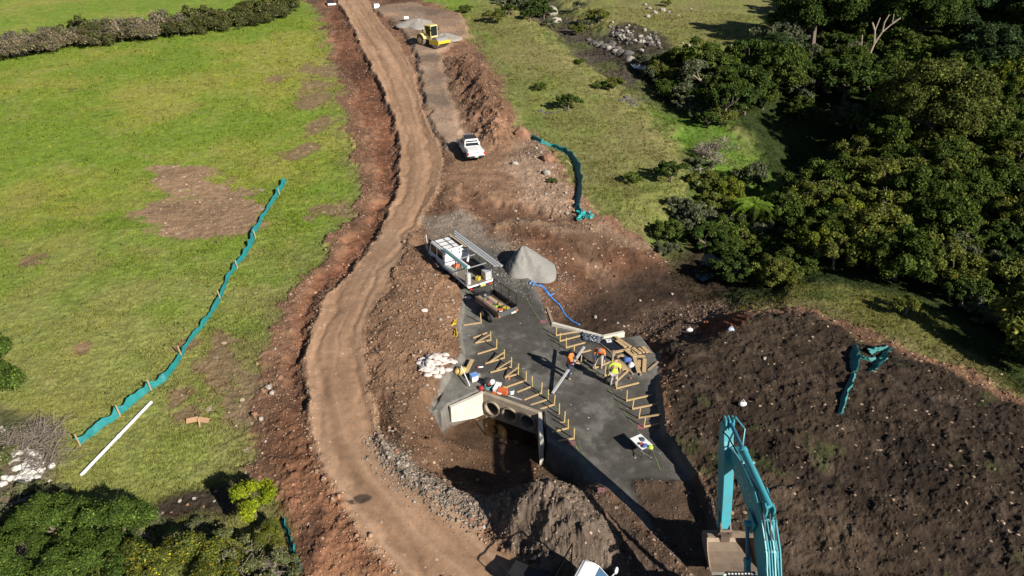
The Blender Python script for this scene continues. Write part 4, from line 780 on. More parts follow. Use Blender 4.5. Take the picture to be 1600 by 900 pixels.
# ---------------------------------------------------------------- box trailer
def trailer(loc, rz):
    t = empty('box_trailer', loc, rz, 'black box trailer with mesh cage on one side, hitched behind the works truck', 'trailer')
    b = MB(); b.box((0,-.1,.62),(1.5,2.7,.04)); b.build('floor', 'weathered_timber', t)
    for s in (-1, 1):
        b = MB(); b.box((s*.77,-.1,.80),(.04,2.7,.36)); b.bar((s*.77,1.25,1.0),(s*.77,-1.45,1.0),.07,.05); b.build('side_panel', 'black_plastic' if s > 0 else mat('rusty_panel', (.20,.14,.10), .8, dirt=.5), t)
        for y in (.05,-.72): wheel(t, s*.93, y, .32, .2, 'steel')
        b = MB(); b.ext(arcpts(0,.32,.37,-5,185,10)[::1] + arcpts(0,.32,.34,185,-5,10), (s*.93,-.33,.06), (0,1.75,0), (0,0,1), .22); b.build('mudguard', 'black_plastic', t)
        b = MB(); b.box((s*.74,-1.50,.72),(.1,.04,.14)); b.build('tail_light', 'orange_lens', t)
    b = MB(); b.box((0,-1.46,.80),(1.54,.04,.38)); b.build('tailgate', mat('grey_panel', (.07,.075,.08), .6, dirt=.4), t)
    b = MB(); b.box((.45,-1.51,.64),(.4,.02,.12)); b.build('number_plate', 'white_plate', t)
    b = MB(); b.box((0,1.26,.80),(1.54,.04,.38)); b.build('front_panel', 'black_plastic', t)
    b = MB(); b.bar((-.6,1.2,.55),(0,2.35,.52),.07); b.bar((.6,1.2,.55),(0,2.35,.52),.07); b.bar((0,2.2,.52),(0,2.6,.52),.08); b.cyl((.1,2.2,.1),(.1,2.2,.75),.03,8); b.build('drawbar', 'black_plastic', t)
    b = MB(); b.box((0,1.6,.72),(.7,.4,.3)); b.build('jockey_box', 'black_plastic', t, bevel=.02)
    b = MB()
    for y in (1.25,.35,-.55,-1.42): b.bar((.77,y,1.0),(.77,y,1.85),.035)
    b.bar((.77,1.25,1.85),(.77,-1.42,1.85),.035); b.bar((.77,-1.42,1.62),(-.1,-1.42,1.5),.035); b.bar((-.1,-1.42,.9),(-.1,-1.42,1.52),.035)
    for i in range(22): b.bar((.77,1.2-i*.12,1.0),(.77,1.2-i*.12,1.85),.007)
    for i in range(7): b.bar((.77,1.25,1.07+i*.11),(.77,-1.42,1.07+i*.11),.007)
    b.build('mesh_cage', 'black_plastic', t)
    for y in (1.25,.3,-1.42): b = MB(); b.bar((-.77,y,1.0),(-.77,y,1.75),.03); b.build('cage_post', 'black_plastic', t)
    return t
sa, sb = P(800, 503), P(738, 458)
TL = trailer(P(774, 489), heading(sa, sb)); TL.scale = (.9,.9,.9); LM = TL.matrix_basis
rider('timber_board', [('board', lambda b: b.box((0,0,.06),(.24,2.0,.10)), 'timber')], 'pale wide timber board lying in the box trailer', 'board', (.2,-.05,.66), LM)
rider('timber_board', [('board', lambda b: b.box((0,0,.04),(.20,2.2,.06)), 'weathered_timber')], 'weathered board along the left side of the box trailer', 'board', (-.6,.0,.98), LM)
rider('pipe', [('pipe', lambda b: b.cyl((0,1.0,.2),(0,-.5,.12),.07,10), 'galvanised'), ('collar', lambda b: b.cyl((0,1.0,.2),(0,.92,.2),.09,10), 'aluminium')], 'short grey pipe sticking up in the box trailer', 'pipe', (-.1,.1,.72), LM)
rider('safety_vest', [('vest', lambda b: b.ext([(-.22,0),(-.26,.45),(-.12,.62),(0,.5),(.14,.62),(.24,.4),(.16,0)], (0,0,.0), (.9,.1,.1), (.1,-.85,.35), .05), 'hivis_yellow')], 'lime yellow vest draped over the side of the box trailer', 'vest', (-.42,-.25,.82), LM)
rider('hand_tool', [('motor', lambda b: b.box((0,0,.15),(.3,.45,.3), .3), 'yellow_plastic'), ('guard', lambda b: b.cyl((.1,.3,.15),(.16,.3,.15),.18,14), 'steel')], 'yellow cut-off saw in the rear of the box trailer', 'saw', (.1,-1.1,.64), LM)
rider('gas_can', [('can', lambda b: b.box((0,0,.15),(.24,.34,.3), -.3), 'pink_plastic'), ('cap', lambda b: b.cyl((0,.08,.3),(0,.08,.35),.04,8), 'black_plastic')], 'pinkish red fuel can in the middle of the box trailer', 'can', (-.28,.35,.64), LM)
rider('bucket', [('pail', lambda b: b.tube([(0,0,0),(0,0,.3)], [.13,.16], 14), 'white_paint'), ('lid', lambda b: b.cyl((0,0,.3),(0,0,.32),.17,14), 'orange_plastic')], 'white pail in the rear corner of the box trailer', 'bucket', (-.35,-1.1,.64), LM)

# ---------------------------------------------------------------- yellow soil roller
def roller(loc, rz):
    t = empty('soil_roller', loc, rz, 'yellow single-drum soil roller with glazed cab parked on the side track', 'road roller')
    b = MB(); b.cyl((-1.05,1.75,.76),(1.05,1.75,.76),.76,36); b.build('drum', 'drum_steel', t, smooth=True)
    b = MB(); b.bar((-1.14,2.72,.85),(1.14,2.72,.85),.22,.42)
    for s in (-1, 1): b.bar((s*1.14,.72,.72),(s*1.14,2.8,.80),.14,.62)
    b.bar((-1.14,.78,.75),(1.14,.78,.75),.2,.5); b.build('drum_frame', 'yellow_paint', t, bevel=.03)
    b = MB(); b.bar((-.7,2.84,.86),(.7,2.84,.86),.01,.16); b.build('front_stripe', mat('stripe', (.85,.5,.02), .4), t)
    b = MB(); b.bar((-1.0,2.62,.42),(1.0,2.62,.42),.06,.1); b.build('scraper', 'black_plastic', t)
    b = MB(); b.bar((0,.7,.7),(0,0,.8),.5,.5); b.build('articulation', 'black_plastic', t)
    b = MB(); b.loft([[(-.55,y,.9),(.55,y,.9),(.5,y,h),(-.5,y,h)] for y, h in ((-.6,1.75),(-1.4,1.72),(-2.3,1.45),(-2.75,1.05))]); b.build('engine_hood', 'cream_paint', t, smooth=True, bevel=.06)
    for s in (-1, 1): b = MB(); b.box((s*.53,-2.0,1.3),(.03,.4,.22)); b.build('vent', 'black_plastic', t)
    b = MB(); b.cyl((.3,-1.6,1.7),(.3,-1.6,2.25),.05,8); b.build('exhaust', 'black_plastic', t)
    b = MB(); b.box((0,-.05,1.15),(1.35,1.3,.55)); b.box((0,.62,1.30),(1.3,.2,.25)); b.build('cab_base', 'cream_paint', t, bevel=.04)
    b = MB()
    for x in (-.68,.68):
        for y in (-.68,.58): b.bar((x,y,1.4),(x*.96,y*.96,2.85),.08)
    b.bar((-.68,.58,1.42),(.68,.58,1.42),.08); b.build('cab_frame', 'cream_paint', t)
    b = MB(); b.box((0,-.05,2.12),(1.28,1.2,1.35)); b.build('cab_glass', 'glass', t)
    b = MB(); b.box((0,-.05,2.92),(1.5,1.55,.16), taper=(.88,.88)); b.build('cab_roof', 'cream_paint', t, bevel=.04)
    for s in (-1, 1):
        w = wheel(t, s*.86, -1.35, .78, .58, 'cream_paint', 'dusty_rubber')
        b = MB(); b.ext(arcpts(0,0,.95,15,165,8) + arcpts(0,0,.86,165,15,8), (s*.86,-1.35,.78), (0,1,0), (0,0,1), .62); b.build('mudguard', 'cream_paint', t)
        b = MB(); b.box((s*.80,.72,2.35),(.2,.05,.3)); b.build('mirror', 'black_plastic', t)
    return t
a, b_2 = P(659, 66), P(688, 74); roller(P(675, 71), heading(a, b_2)).scale = (.9,.9,.9)

# ---------------------------------------------------------------- cyan excavator (boom plane at x = EX)
EX, DY, DZ = 8.15, -.85, .9
ex = empty('excavator', (EX, 14.6 + DY, float(HQ(EX, 14.6 + DY))), 0, 'cyan tracked excavator with raised boom and a wide earth-brown bucket hanging over the trench', 'excavator')
GZE = float(HQ(EX, 14.6 + DY))
def EP(x, y, z): return V3((EX + x, y + DY, z + DZ))
def exp_(b, pts, x, w): return b.ext(pts, (EX + x, DY, DZ), (0,1,0), (0,0,1), w)
JB, EE, KK = (20.3,3.9), (20.95,4.85), (19.15,1.05)
boom = [(14.75,1.75),(14.6,2.1),(14.75,2.35),(15.3,3.2),(15.9,3.9),(16.6,4.38),(17.6,4.66),(19.0,4.55),(20.35,4.12),(20.5,3.9),(20.35,3.70),(19.0,3.75),(17.7,3.7),(16.9,3.42),(16.3,2.95),(15.6,2.25),(15.0,1.8)]
b = MB(); exp_(b, boom, 0, .38); bo = b.build('boom', 'cyan_paint', ex, world=True, bevel=.02)
b = MB()
for s in (-1, 1): exp_(b, [(16.5,4.2),(16.5,5.0),(16.75,5.05),(17.2,4.45)], s*.12, .05); exp_(b, [(16.9,3.5),(16.7,4.1),(17.4,4.1),(17.2,3.5)], s*.28, .05)
b.cyl(EP(-.3,20.3,3.9), EP(.3,20.3,3.9), .16, 14); b.cyl(EP(-.5,17.05,3.8), EP(.5,17.05,3.8), .1, 12); b.bar(EP(0,16.6,4.5), EP(0,17.1,3.7), .3, .2); b.build('boom_bracket', 'cyan_paint', ex, world=True)
arm = [EE, (21.05,4.6),(20.9,4.05),(20.62,3.45),(19.95,2.1),(19.35,.95),(19.05,.95),(19.0,1.25),(19.45,2.6),(19.95,3.9),(20.35,4.35),(20.6,4.9)]
b = MB(); exp_(b, arm, -.22, .36); b.build('arm', 'cyan_paint', ex, world=True, bevel=.015)
b = MB()
for s in (-.14, 0, .14): exp_(b, [(20.5,4.75),(20.62,5.12),(20.9,5.12),(21.0,4.75)], s - .2, .05)
b.build('arm_clevis', 'cyan_paint', ex, world=True)
def cylr(name, A, B, r, k=.58, x=0):
    A = EP(x if not isinstance(x, tuple) else x[0], *A); B = EP(x if not isinstance(x, tuple) else x[1], *B); m_ = A.lerp(B, k); b = MB(); b.cyl(A, m_, r, 16); b.cyl(m_ - (B-A).normalized()*.12, m_, r*1.18, 16); c_ = b.build(name, 'cyan_paint', ex, world=True, smooth=True)
    b = MB(); b.cyl(m_, B, r*.55, 12); b.build(name.replace('cylinder', 'rod'), 'cyan_dark', ex, world=True, smooth=True)
cylr('arm_cylinder', (16.65,4.95), (20.75,4.98), .13, .64, (0.0, -.17))
for s in (-1, 1): cylr('boom_cylinder', (15.6,1.3), (17.05,3.8), .11, .6, s*.40)
cylr('bucket_cylinder', (20.55,4.55), (19.75,1.75), .10, .6, -.22)
b = MB()                                                    # steel pipes and hoses along the boom
prof = [(14.8,2.45),(15.2,3.12),(15.8,3.9),(16.55,4.46),(17.6,4.76),(18.9,4.66),(20.0,4.35)]
b.build
for i, x in enumerate((-.21,-.13,-.04,.06,.15,.22)):
    rp = [EP(x + .01 * math.sin(i + j), q[0] - .03 * (j < 3), q[1] + .05 + .02 * (i % 3)) for j, q in enumerate(prof[:(7 if i % 2 == 0 else 5)])]
    bb = MB(); bb.tube(rp, .022 + .008 * (i % 2), 6); bb.build('hydraulic_pipe', 'cyan_paint' if i % 3 else mat('pale_cyan', (.30,.62,.64), .35), ex, world=True)
for i, x in enumerate((-.18,-.02,.12)):
    bb = MB(); bb.tube([EP(x,16.0,4.2), EP(x*1.3,16.5,4.85), EP(x,17.2,5.0), EP(x,18.0,4.85)], .025, 6); bb.build('hose', 'black_plastic', ex, world=True)
bb = MB(); bb.tube([EP(.1,19.8,4.45), EP(.25,20.3,5.0), EP(0,20.7,5.2), EP(-.15,20.7,4.9)], .03, 6); bb.build('hose', 'cyan_paint', ex, world=True)
bb = MB(); bb.tube([EP(-.25,19.3,4.75), EP(-.42,20.0,4.9), EP(-.40,20.6,4.6), EP(-.3,20.7,4.3)], .03, 6); bb.build('hose', 'black_plastic', ex, world=True)
for q in prof[1:6]: bb = MB(); bb.box(EP(0, q[0], q[1] + .05), (.46,.07,.04)); bb.build('pipe_clamp', mat('pale_cyan', (.3,.6,.6)), ex, world=True)
for s in (-1, 1):                                          # lettering on both boom sides
    p0, p1 = V3((0,17.5,4.2)), V3((0,19.7,4.0)); d = (p1-p0).normalized(); u = d if s < 0 else -d
    if s < 0: u = -d
    else: u = d
    up = V3((0, -u.z, u.y)); up = up if up.z > 0 else -up; n = u.cross(up)
    M = Matrix.Translation(EP(n.x * .196, 18.5, 4.14) - V3((EX, 14.6 + DY, GZE))) @ Matrix((u, up, n)).transposed().to_4x4()
    textmesh('lettering', 'KOBELCO', .40, 'letter_grey', ex, M)
# linkage, quick hitch, bucket
b = MB()
for s in (-1, 1): b.bar(EP(-.22+s*.17,19.45,1.75), EP(-.22+s*.17,18.95,1.25), .06,.12); b.bar(EP(-.22+s*.2,18.95,1.25), EP(-.22+s*.2,19.0,.9), .06,.12)
b.cyl(EP(-.45,19.15,1.05), EP(.02,19.15,1.05), .09, 12); b.cyl(EP(-.45,18.95,1.25), EP(.02,18.95,1.25), .07, 12); b.box(EP(-.22,19.05,.92), (.34,.42,.3)); b.build('bucket_linkage', mat('dark_steel', (.14,.10,.075), .6, metal=.3, dirt=.6), ex, world=True)
BX, W2 = .08, .90; lw = GZE * 0
pro = [(19.05,.84),(19.35,.79),(19.6,.54),(19.62,.30),(19.4,.12),(19.0,.04),(18.5,.02),(18.05,.06)]
b = MB(); inn = [(y - .03 if y > 19.3 else y, z + .035) for y, z in pro]; b.ext(pro + inn[::-1], (EX + BX, DY, DZ), (0,1,0), (0,0,1), 2*W2 - .06); b.build('bucket', 'bucket_steel', ex, world=True)
for s in (-1, 1):
    b = MB(); b.ext(pro + [(18.25,.12),(18.75,.40)], (EX + BX + s*W2, DY, DZ), (0,1,0), (0,0,1), .045); b.build('bucket_side', 'bucket_steel', ex, world=True)
b = MB(); b.bar(EP(BX-W2,18.03,.07), EP(BX+W2,18.03,.07), .14,.035); b.build('cutting_edge', 'worn_steel', ex, world=True)
b = MB(); b.bar(EP(BX-W2,19.07,.86), EP(BX+W2,19.07,.86), .14,.08); b.ext([(-W2*.7,0),(W2*.7,0),(.25,.2),(-.25,.2)], EP(BX,19.07,.88), (1,0,0), (0,0,1), .1); b.build('bucket_top_beam', 'bucket_steel', ex, world=True)
# machine body (below the frame)
b = MB(); b.box(EP(0,13.3,1.75), (2.7,3.9,1.1)); b.box(EP(.0,11.9,1.9), (2.8,1.1,1.3)); b.box(EP(.8,14.6,1.7), (1.0,1.4,.9)); b.build('house', 'cyan_paint', ex, world=True, bevel=.08)
b = MB(); b.cyl(EP(0,14.3,.85), EP(0,14.3,1.25), .7, 24); b.box(EP(0,14.4,.75+GZE*0), (1.6,1.6,.5)); b.build('undercarriage', 'black_plastic', ex, world=True)
for s in (-1, 1):
    b = MB(); zz = GZE - DZ
    pt = arcpts(12.75,zz+.45,.45,90,270,8) + arcpts(16.1,zz+.45,.45,-90,90,8); b.ext(pt, (EX+s*1.15,DY,DZ), (0,1,0), (0,0,1), .6)
    for k in range(26):
        yy = 12.7 + k*.135; b.box(EP(s*1.15,yy,zz+.92), (.62,.05,.05)); b.box(EP(s*1.15,yy,zz+.0), (.62,.05,.05))
    b.build('track', mat('track_steel', (.06,.052,.045), .7, metal=.3, dirt=.6), ex, world=True)
b = MB(); b.loft([[EP(-1.38+o,14.0,z),EP(-.42-o,14.0,z),EP(-.42-o,y1,z),EP(-1.38+o,y1,z)] for z, o, y1 in ((1.1,0,15.75),(2.0,0,15.85),(2.9,.06,15.45),(3.0,.1,15.35))]); cbn = b.build('cab', 'cyan_paint', ex, world=True, bevel=.03)
for q in ([EP(-1.28,15.83,2.05),EP(-.52,15.83,2.05),EP(-.56,15.52,2.82),EP(-1.24,15.52,2.82)], [EP(-1.395,15.6,1.9),EP(-1.395,14.2,1.9),EP(-1.36,14.2,2.8),EP(-1.36,15.3,2.8)]):
    b = MB(); b.loft([[V3(p) + V3((-.012,.012,0)) for p in q], [V3(p) for p in q]]); b.build('cab_window', 'glass', ex, world=True)
b = MB()                                                    # guard over the cab roof
for k in range(3): b.bar(EP(-1.38,15.45+k*.13,3.08+.0*k), EP(-.42,15.45+k*.13,3.08), .04)
for k in range(9): b.box(EP(-1.32+k*.105,15.52,3.1), (.03,.3,.03))
gd = b.build('roof_guard', 'black_plastic', ex, world=True)
b = MB()
for k in range(9):
    for j in range(2): b.box(EP(-1.27+k*.105,15.515+j*.13,3.105), (.06,.035,.02))
b.build('guard_grip', 'white_paint', ex, world=True)
b = MB(); b.cyl(EP(-1.42,15.55,3.02), EP(-1.42,15.64,3.06), .07, 10); b.build('work_light', mat('lamp_lens', (.55,.75,.55), .3), ex, world=True)

# ---------------------------------------------------------------- white vehicle cut by the bottom edge
def van(loc, rz):
    t = empty('service_truck', loc, rz, 'white service truck cut by the bottom edge left of the excavator', 'truck')
    b = MB(); b.loft([[(-x,y0,z),(x,y0,z),(x,y1,z),(-x,y1,z)] for z, x, y0, y1 in ((.55,.92,.05,2.5),(1.05,.92,.05,2.45),(1.12,.90,.05,1.55))]); b.build('body', 'white_paint', t, bevel=.06)
    b = MB(); b.loft([[(-x,y0,z),(x,y0,z),(x,y1,z),(-x,y1,z)] for z, x, y0, y1 in ((1.1,.86,.1,1.5),(1.9,.74,.2,.80),(1.97,.66,.28,.70))]); b.build('cab', 'white_paint', t, smooth=True, bevel=.05)
    b = MB(); p = [V3(q) for q in ((.78,1.49,1.15),(-.78,1.49,1.15),(-.68,.82,1.86),(.68,.82,1.86))]; b.loft([[q + V3((0,.015,.015)) for q in p], p]); b.build('windscreen', mat('sky_tint_glass', (.045,.10,.18), .12, dirt=.1, spec=.9), t)  # blue of the reflected sky is put into the windscreen colour
    for s in (-1, 1):
        b = MB(); p = [V3(q) for q in ((s*.855,.3,1.2),(s*.855,1.2,1.2),(s*.765,.75,1.8),(s*.765,.35,1.8))]; b.loft([[q + V3((s*.015,0,.004)) for q in p], p]); b.build('side_window', 'glass', t)
        b = MB(); b.bar((s*.88,1.2,1.25),(s*1.15,1.3,1.35),.03); b.ico((s*1.18,1.3,1.4), .12, (1,.6,1.3)); b.build('mirror', 'white_paint', t)
        for y in (1.7,-1.6): wheel(t, s*.82, y, .4, .26)
    b = MB(); b.box((0,-1.1,.62),(.8,2.4,.2)); b.bar((-.9,-.3,.62),(.9,-.3,.62),.08); b.build('chassis', 'black_plastic', t)
    b = MB()
    for s in (-.9,.9):
        for y in (-.3,): b.bar((s,y,.6),(s,y,2.2),.04)
        b.bar((-s,-.3,2.2),(s,-.3,2.2),.04)
    b.build('ladder_rack', 'black_plastic', t); b = MB(); b.tube([(-.7,.3,1.9),(-.72,.3,2.8)], .012, 4); b.build('aerial', 'black_plastic', t); return t
_a = R(-118); _c = PZ(936, 886, 1.86 + .45) - Matrix.Rotation(_a, 3, 'Z') @ V3((-.68,.82,0)); _x, _y = _c.x, _c.y; van(V3((_x, _y, .45)), _a)

# ---------------------------------------------------------------- white and black object at the far end of the road
o = empty('road_sign', P(518, 9), .3, 'white sign face on a black frame lying at the top edge beside the haul road', 'sign')
b = MB(); b.box((.1,-.2,.25),(1.4,.5,.06), Matrix.Rotation(R(25),3,'X')); b.build('face', 'white_paint', o)
b = MB(); b.box((-.1,.25,.4),(1.2,.5,.7), Matrix.Rotation(R(20),3,'X')); b.bar((-.5,.4,.1),(-.5,.5,1.6),.08); b.bar((.3,.5,.1),(.3,.5,1.6),.08); b.build('frame', 'black_plastic', o)

# ---------------------------------------------------------------- culvert headwalls
def wall_holes(b, A, Bp, z0, z1, th, holes, r, zc):
    """wall from A to Bp (plan), top z1, bottom z0, round holes at distances `holes`"""
    A = V3((A.x, A.y, 0)); Bp = V3((Bp.x, Bp.y, 0)); d = (Bp - A); L = d.length; d.normalize(); n = V3((d.y, -d.x, 0)); up = V3((0,0,1))
    cuts = [0] + [(holes[i] + holes[i+1]) / 2 for i in range(len(holes)-1)] + [L]
    N = 32
    for i, h in enumerate(holes):
        x0, x1 = cuts[i], cuts[i+1]; ci = []; rc = []
        for k in range(N):
            a = 2*pi*k/N; cx, cz = cos(a), sin(a); ci.append((h + r*cx, zc + r*cz)); t = min([((x1-h)/cx) if cx > 1e-6 else ((x0-h)/cx if cx < -1e-6 else 1e9), ((z1-zc)/cz) if cz > 1e-6 else ((z0-zc)/cz if cz < -1e-6 else 1e9)]); rc.append([h + t*cx, zc + t*cz])
        for cx, cz in ((x0,z0),(x1,z0),(x0,z1),(x1,z1)):
            a = math.atan2(cz-zc, cx-h) % (2*pi); k = round(a / (2*pi/N)) % N; rc[k] = [cx, cz]
        W = lambda p, s: A + d*p[0] + up*p[1] + n*(s*th/2)
        V = [W(p, 1) for p in ci] + [W(p, 1) for p in rc] + [W(p, -1) for p in ci] + [W(p, -1) for p in rc]
        F = []
        for k in range(N):
            j = (k+1) % N; F += [(k, j, N+j, N+k), (2*N+j, 2*N+k, 3*N+k, 3*N+j), (j, k, 2*N+k, 2*N+j), (N+k, N+j, 3*N+j, 3*N+k)]
        b.add(V, F)
    return d, n, L
A_, B_, C_, D_ = PZ(703,633,.06), PZ(755,613,.06), PZ(844,645,.06), PZ(847,692,.06)
hw = empty('culvert_headwall', (B_.x, B_.y, -1.3), 0, 'concrete culvert headwall with three round pipes and a pale wing wall', 'culvert')
b = MB(); d_, n_, L_w = wall_holes(b, B_, C_, -1.55, .08, .22, [.62, 1.66, 2.72], .46, -.66); b.build('headwall', 'old_concrete', hw, world=True)
print('headwall', L_w)
b = MB(); a1, b1 = V3((A_.x,A_.y,0)), V3((B_.x,B_.y,0)); dd = (b1-a1).normalized(); nn = V3((dd.y,-dd.x,0))*.09
b.loft([[a1-nn+V3((0,0,-1.0)), a1+nn+V3((0,0,-1.0)), a1+nn+V3((0,0,-.05)), a1-nn+V3((0,0,-.05))], [b1-nn+V3((0,0,-1.5)), b1+nn+V3((0,0,-1.5)), b1+nn+V3((0,0,.09)), b1-nn+V3((0,0,.09))]]); b.build('wing_wall', 'concrete', hw, world=True)
b = MB(); a1, b1 = V3((C_.x,C_.y,0)), V3((D_.x,D_.y,0)); dd = (b1-a1).normalized(); nn = V3((dd.y,-dd.x,0))*.09
b.loft([[a1-nn+V3((0,0,-1.5)), a1+nn+V3((0,0,-1.5)), a1+nn+V3((0,0,.085)), a1-nn+V3((0,0,.085))], [b1-nn+V3((0,0,-1.5)), b1+nn+V3((0,0,-1.5)), b1+nn+V3((0,0,-.05)), b1-nn+V3((0,0,-.05))]]); b.build('wing_wall', 'concrete', hw, world=True)
for h in (.62, 1.66, 2.72):
    c = V3((B_.x,B_.y,-.66)) + d_*h; o_ = []; N = 28; a0, a1 = c + n_*.2, c - n_*4.5; b = MB(); V = []; F = []
    for p in (a0, a1):
        for r_ in (.455, .39): V += [p + d_*cos(2*pi*k/N)*r_ + V3((0,0,1))*sin(2*pi*k/N)*r_ for k in range(N)]
    for k in range(N):
        j = (k+1) % N; F += [(k, j, N+j, N+k), (k, 2*N+k, 2*N+j, j), (N+j, 3*N+j, 3*N+k, N+k)]
    F.append(tuple(3*N + k for k in range(N)))
    b.add(V, F); b.build('pipe', 'old_concrete', hw, world=True, smooth=True)
# inlet headwall: low kerb-like walls at the far edge of the pad
iw = empty('inlet_headwall', PZ(905,514,-.3), 0, 'pale concrete wall along the far edge of the grey pad, bent near the black sheet', 'wall')
for q, r_, h in (((863,505),(942,526),-1.4),((942,526),(975,519),-1.4)):
    a1, b1 = PZ(*q,.1), PZ(*r_,.1); b = MB(); b.bar((a1.x,a1.y,-.65),(b1.x,b1.y,-.65),.2,1.6); b.build('wall', 'concrete', iw, world=True)
iw2 = empty('edge_board', PZ(860,491,0), 0, 'weathered board standing on edge where the pale inlet wall begins', 'board'); a1, b1 = PZ(855,480,.1), PZ(863,504,.1); b = MB(); b.bar((a1.x,a1.y,0),(b1.x,b1.y,0),.14,.3); b.build('board', 'weathered_timber', iw2, world=True)

# ---------------------------------------------------------------- timber pegs with rails
pegs_l = [((752,505),[((724,509),0)]),((767,532),[((739,529),0,(761,521)),((742,537),0),((742,537),1)]),((776,545),[((746,554),0)]),((788,560),[((758,569),0),((764,567),1)]),((799,574),[((766,583),0),((776,578),1)]),((810,585),[((789,591),0),((789,590),1)]),
    ((822,595),[((785,608),0)]),((832,604),[((808,614),0)]),((846,615),[((819,626),0)]),((856,625),[((829,634),0)]),((866,633),[((844,640),0)]),((874,647),[((846,652),0)]),((882,660),[((850,666),0)]),((888,670),[((862,676),0)]),((897,686),[((872,690),0)])]
pegs_r = [((869,525),[((907,518),0)]),((875,534),[((915,523),0)]),((885,544),[((914,536),0)]),((897,553),[]),((908,565),[((918,563),0),((923,548),2)]),((930,576),[((954,566),0)]),((945,588),[((969,582),0)]),((948,599),[]),((963,608),[((998,599),0),((980,587),3)]),
    ((979,627),[((1019,618),0)]),((988,640),[((1027,632),0)]),((998,654),[((1035,648),0)]),((1006,668),[((1030,663),0)])]
ORD = ['first','second','third','fourth','fifth','sixth','seventh','eighth','ninth','tenth','eleventh','twelfth','thirteenth','fourteenth','fifteenth']
for side_, lst in (('left', pegs_l), ('right', pegs_r)):
    for i, (pb_, rails) in enumerate(lst):
        base = P(*pb_); shp = 'lone peg' if not rails else ('peg with two boards' if len(rails) > 1 else 'peg with one board')
        e = empty('timber_profile', base, 0, 'timber %s, %s from the top of the %s row' % (shp, ORD[i], side_), 'formwork peg', '%s row of timber pegs and boards' % side_)
        rnd = random.Random(i + len(lst)); hgt = rnd.uniform(.58, .72); lean = V3((rnd.uniform(-.03,.03), rnd.uniform(-.03,.03), hgt)); b = MB(); b.bar(base - V3((0,0,.1)), base + lean, .05, .045); b.build('peg', mat('peg_timber', (.56,.40,.17), .8, dirt=.3, dcol=(.4,.27,.12)), e, world=True)
        for r_ in rails:
            q = P(*r_[0], .04); st = base + V3((0,0,.05))
            if r_[1] == 1: st = base + V3((0,0,hgt*.72))
            if r_[1] == 2: q = P(*r_[0], .05); st = P(908, 552, .05)
            if r_[1] == 3: st = base + V3((0,0,hgt*.9)); q = P(980,590,.45)
            if len(r_) > 2: st = P(*r_[2], .06)
            b = MB(); b.bar(st, q, .09, .045); b.build('board', 'timber', e, world=True)
# loose timber on the pad's right corner
tim = [((935.6,535),(956,552)),((961,528),(984.5,545)),((963,535),(977.5,546)),((968,531),(986,543)),((986,546),(993,556)),((988,547),(999.5,556)),((994,546),(1001,554)),((998,546),(1006,554)),((1004,545),(1012,554)),((1012,547),(1017,553)),((986,559),(1008,559)),
    ((991,562),(998,586)),((1002,562),(1001,588)),((999,565),(998.5,576)),((1007,564),(1006,584)),((1012,580),(1028,567)),((961,562),(981,582)),((962,568),(975,582)),((968,562),(989,586)),((960,561),(974,558)),((977,550),(991,561)),((984,550),(1006,551)),((958,553),(986,547)),((728,586),(738,566)),((724,585),(734,568))]
LMK = []
for i, (p, q) in enumerate(tim):
    z_ = .05 + .05 * (i % 3); a1, b1 = P(*p, z_), P(*q, z_ + .03 * (i % 2)); m_ = (a1 + b1) / 2; e = empty('timber_plank', m_, 0, None, 'plank', 'loose timber on the grey pad'); b = MB(); b.bar(a1, b1, .11 + .05 * ((i * 7) % 3), .05); b.build('board', 'timber' if (i * 5) % 3 else 'weathered_timber', e, world=True); LMK.append((e, (p[0]+q[0])/2, (p[1]+q[1])/2))
pc = empty('timber_post', P(958,563), 0, 'short thick timber post standing beside the yellow-shirted worker', 'post'); b = MB(); b.bar((0,0,0),(0,0,.62),.16,.16); b.build('post', 'weathered_timber', pc)
sheet = empty('dark_sheet', P(955,542,.05), 0, 'black plastic sheet laid flat inside the timber frame', 'sheet'); b = MB(); b.loft([[P(937,537,.07), P(951,531,.07), P(974,547,.07), P(960,554,.07)], [P(937,537,.10), P(951,531,.10), P(974,547,.10), P(960,554,.10)]]); b.build('sheet', 'black_sheet', sheet, world=True)
o = empty('paper_sign', P(951,535,.12), .2, 'white card with a dark mark lying on the black sheet', 'card'); b = MB(); b.box((0,0,0),(.30,.30,.02)); b.build('card', 'white_paint', o); b = MB(); b.ext([(-.08,-.03),(.1,-.01),(.06,.06),(-.03,.03)], (0,0,.014), (1,0,0), (0,1,0), .006); b.build('mark', 'navy_cloth', o)
o = empty('dark_sheet', P(928,530,.03), 0, 'crumpled dark blue-grey sheet against the pale inlet wall', 'sheet'); rnd = random.Random(4); gx = 14  # crumpled blue-grey sheet laid along the inlet wall
c4 = [P(908,520,.05), P(942,529,.05), P(936,538,.05), P(911,533,.05)]; V = []; F = []
for i in range(gx):
    for j in range(gx):
        u, v = i/(gx-1), j/(gx-1); p = c4[0].lerp(c4[1], u).lerp(c4[3].lerp(c4[2], u), v); V.append(p + V3((0,0,rnd.uniform(0,.12))))
F = [(i*gx+j, (i+1)*gx+j, (i+1)*gx+j+1, i*gx+j+1) for i in range(gx-1) for j in range(gx-1)]; MB().add(V, F).build('sheet', mat('blue_grey_sheet', (.09,.11,.14), .4, dirt=.5, dcol=(.04,.045,.05)), o, world=True)

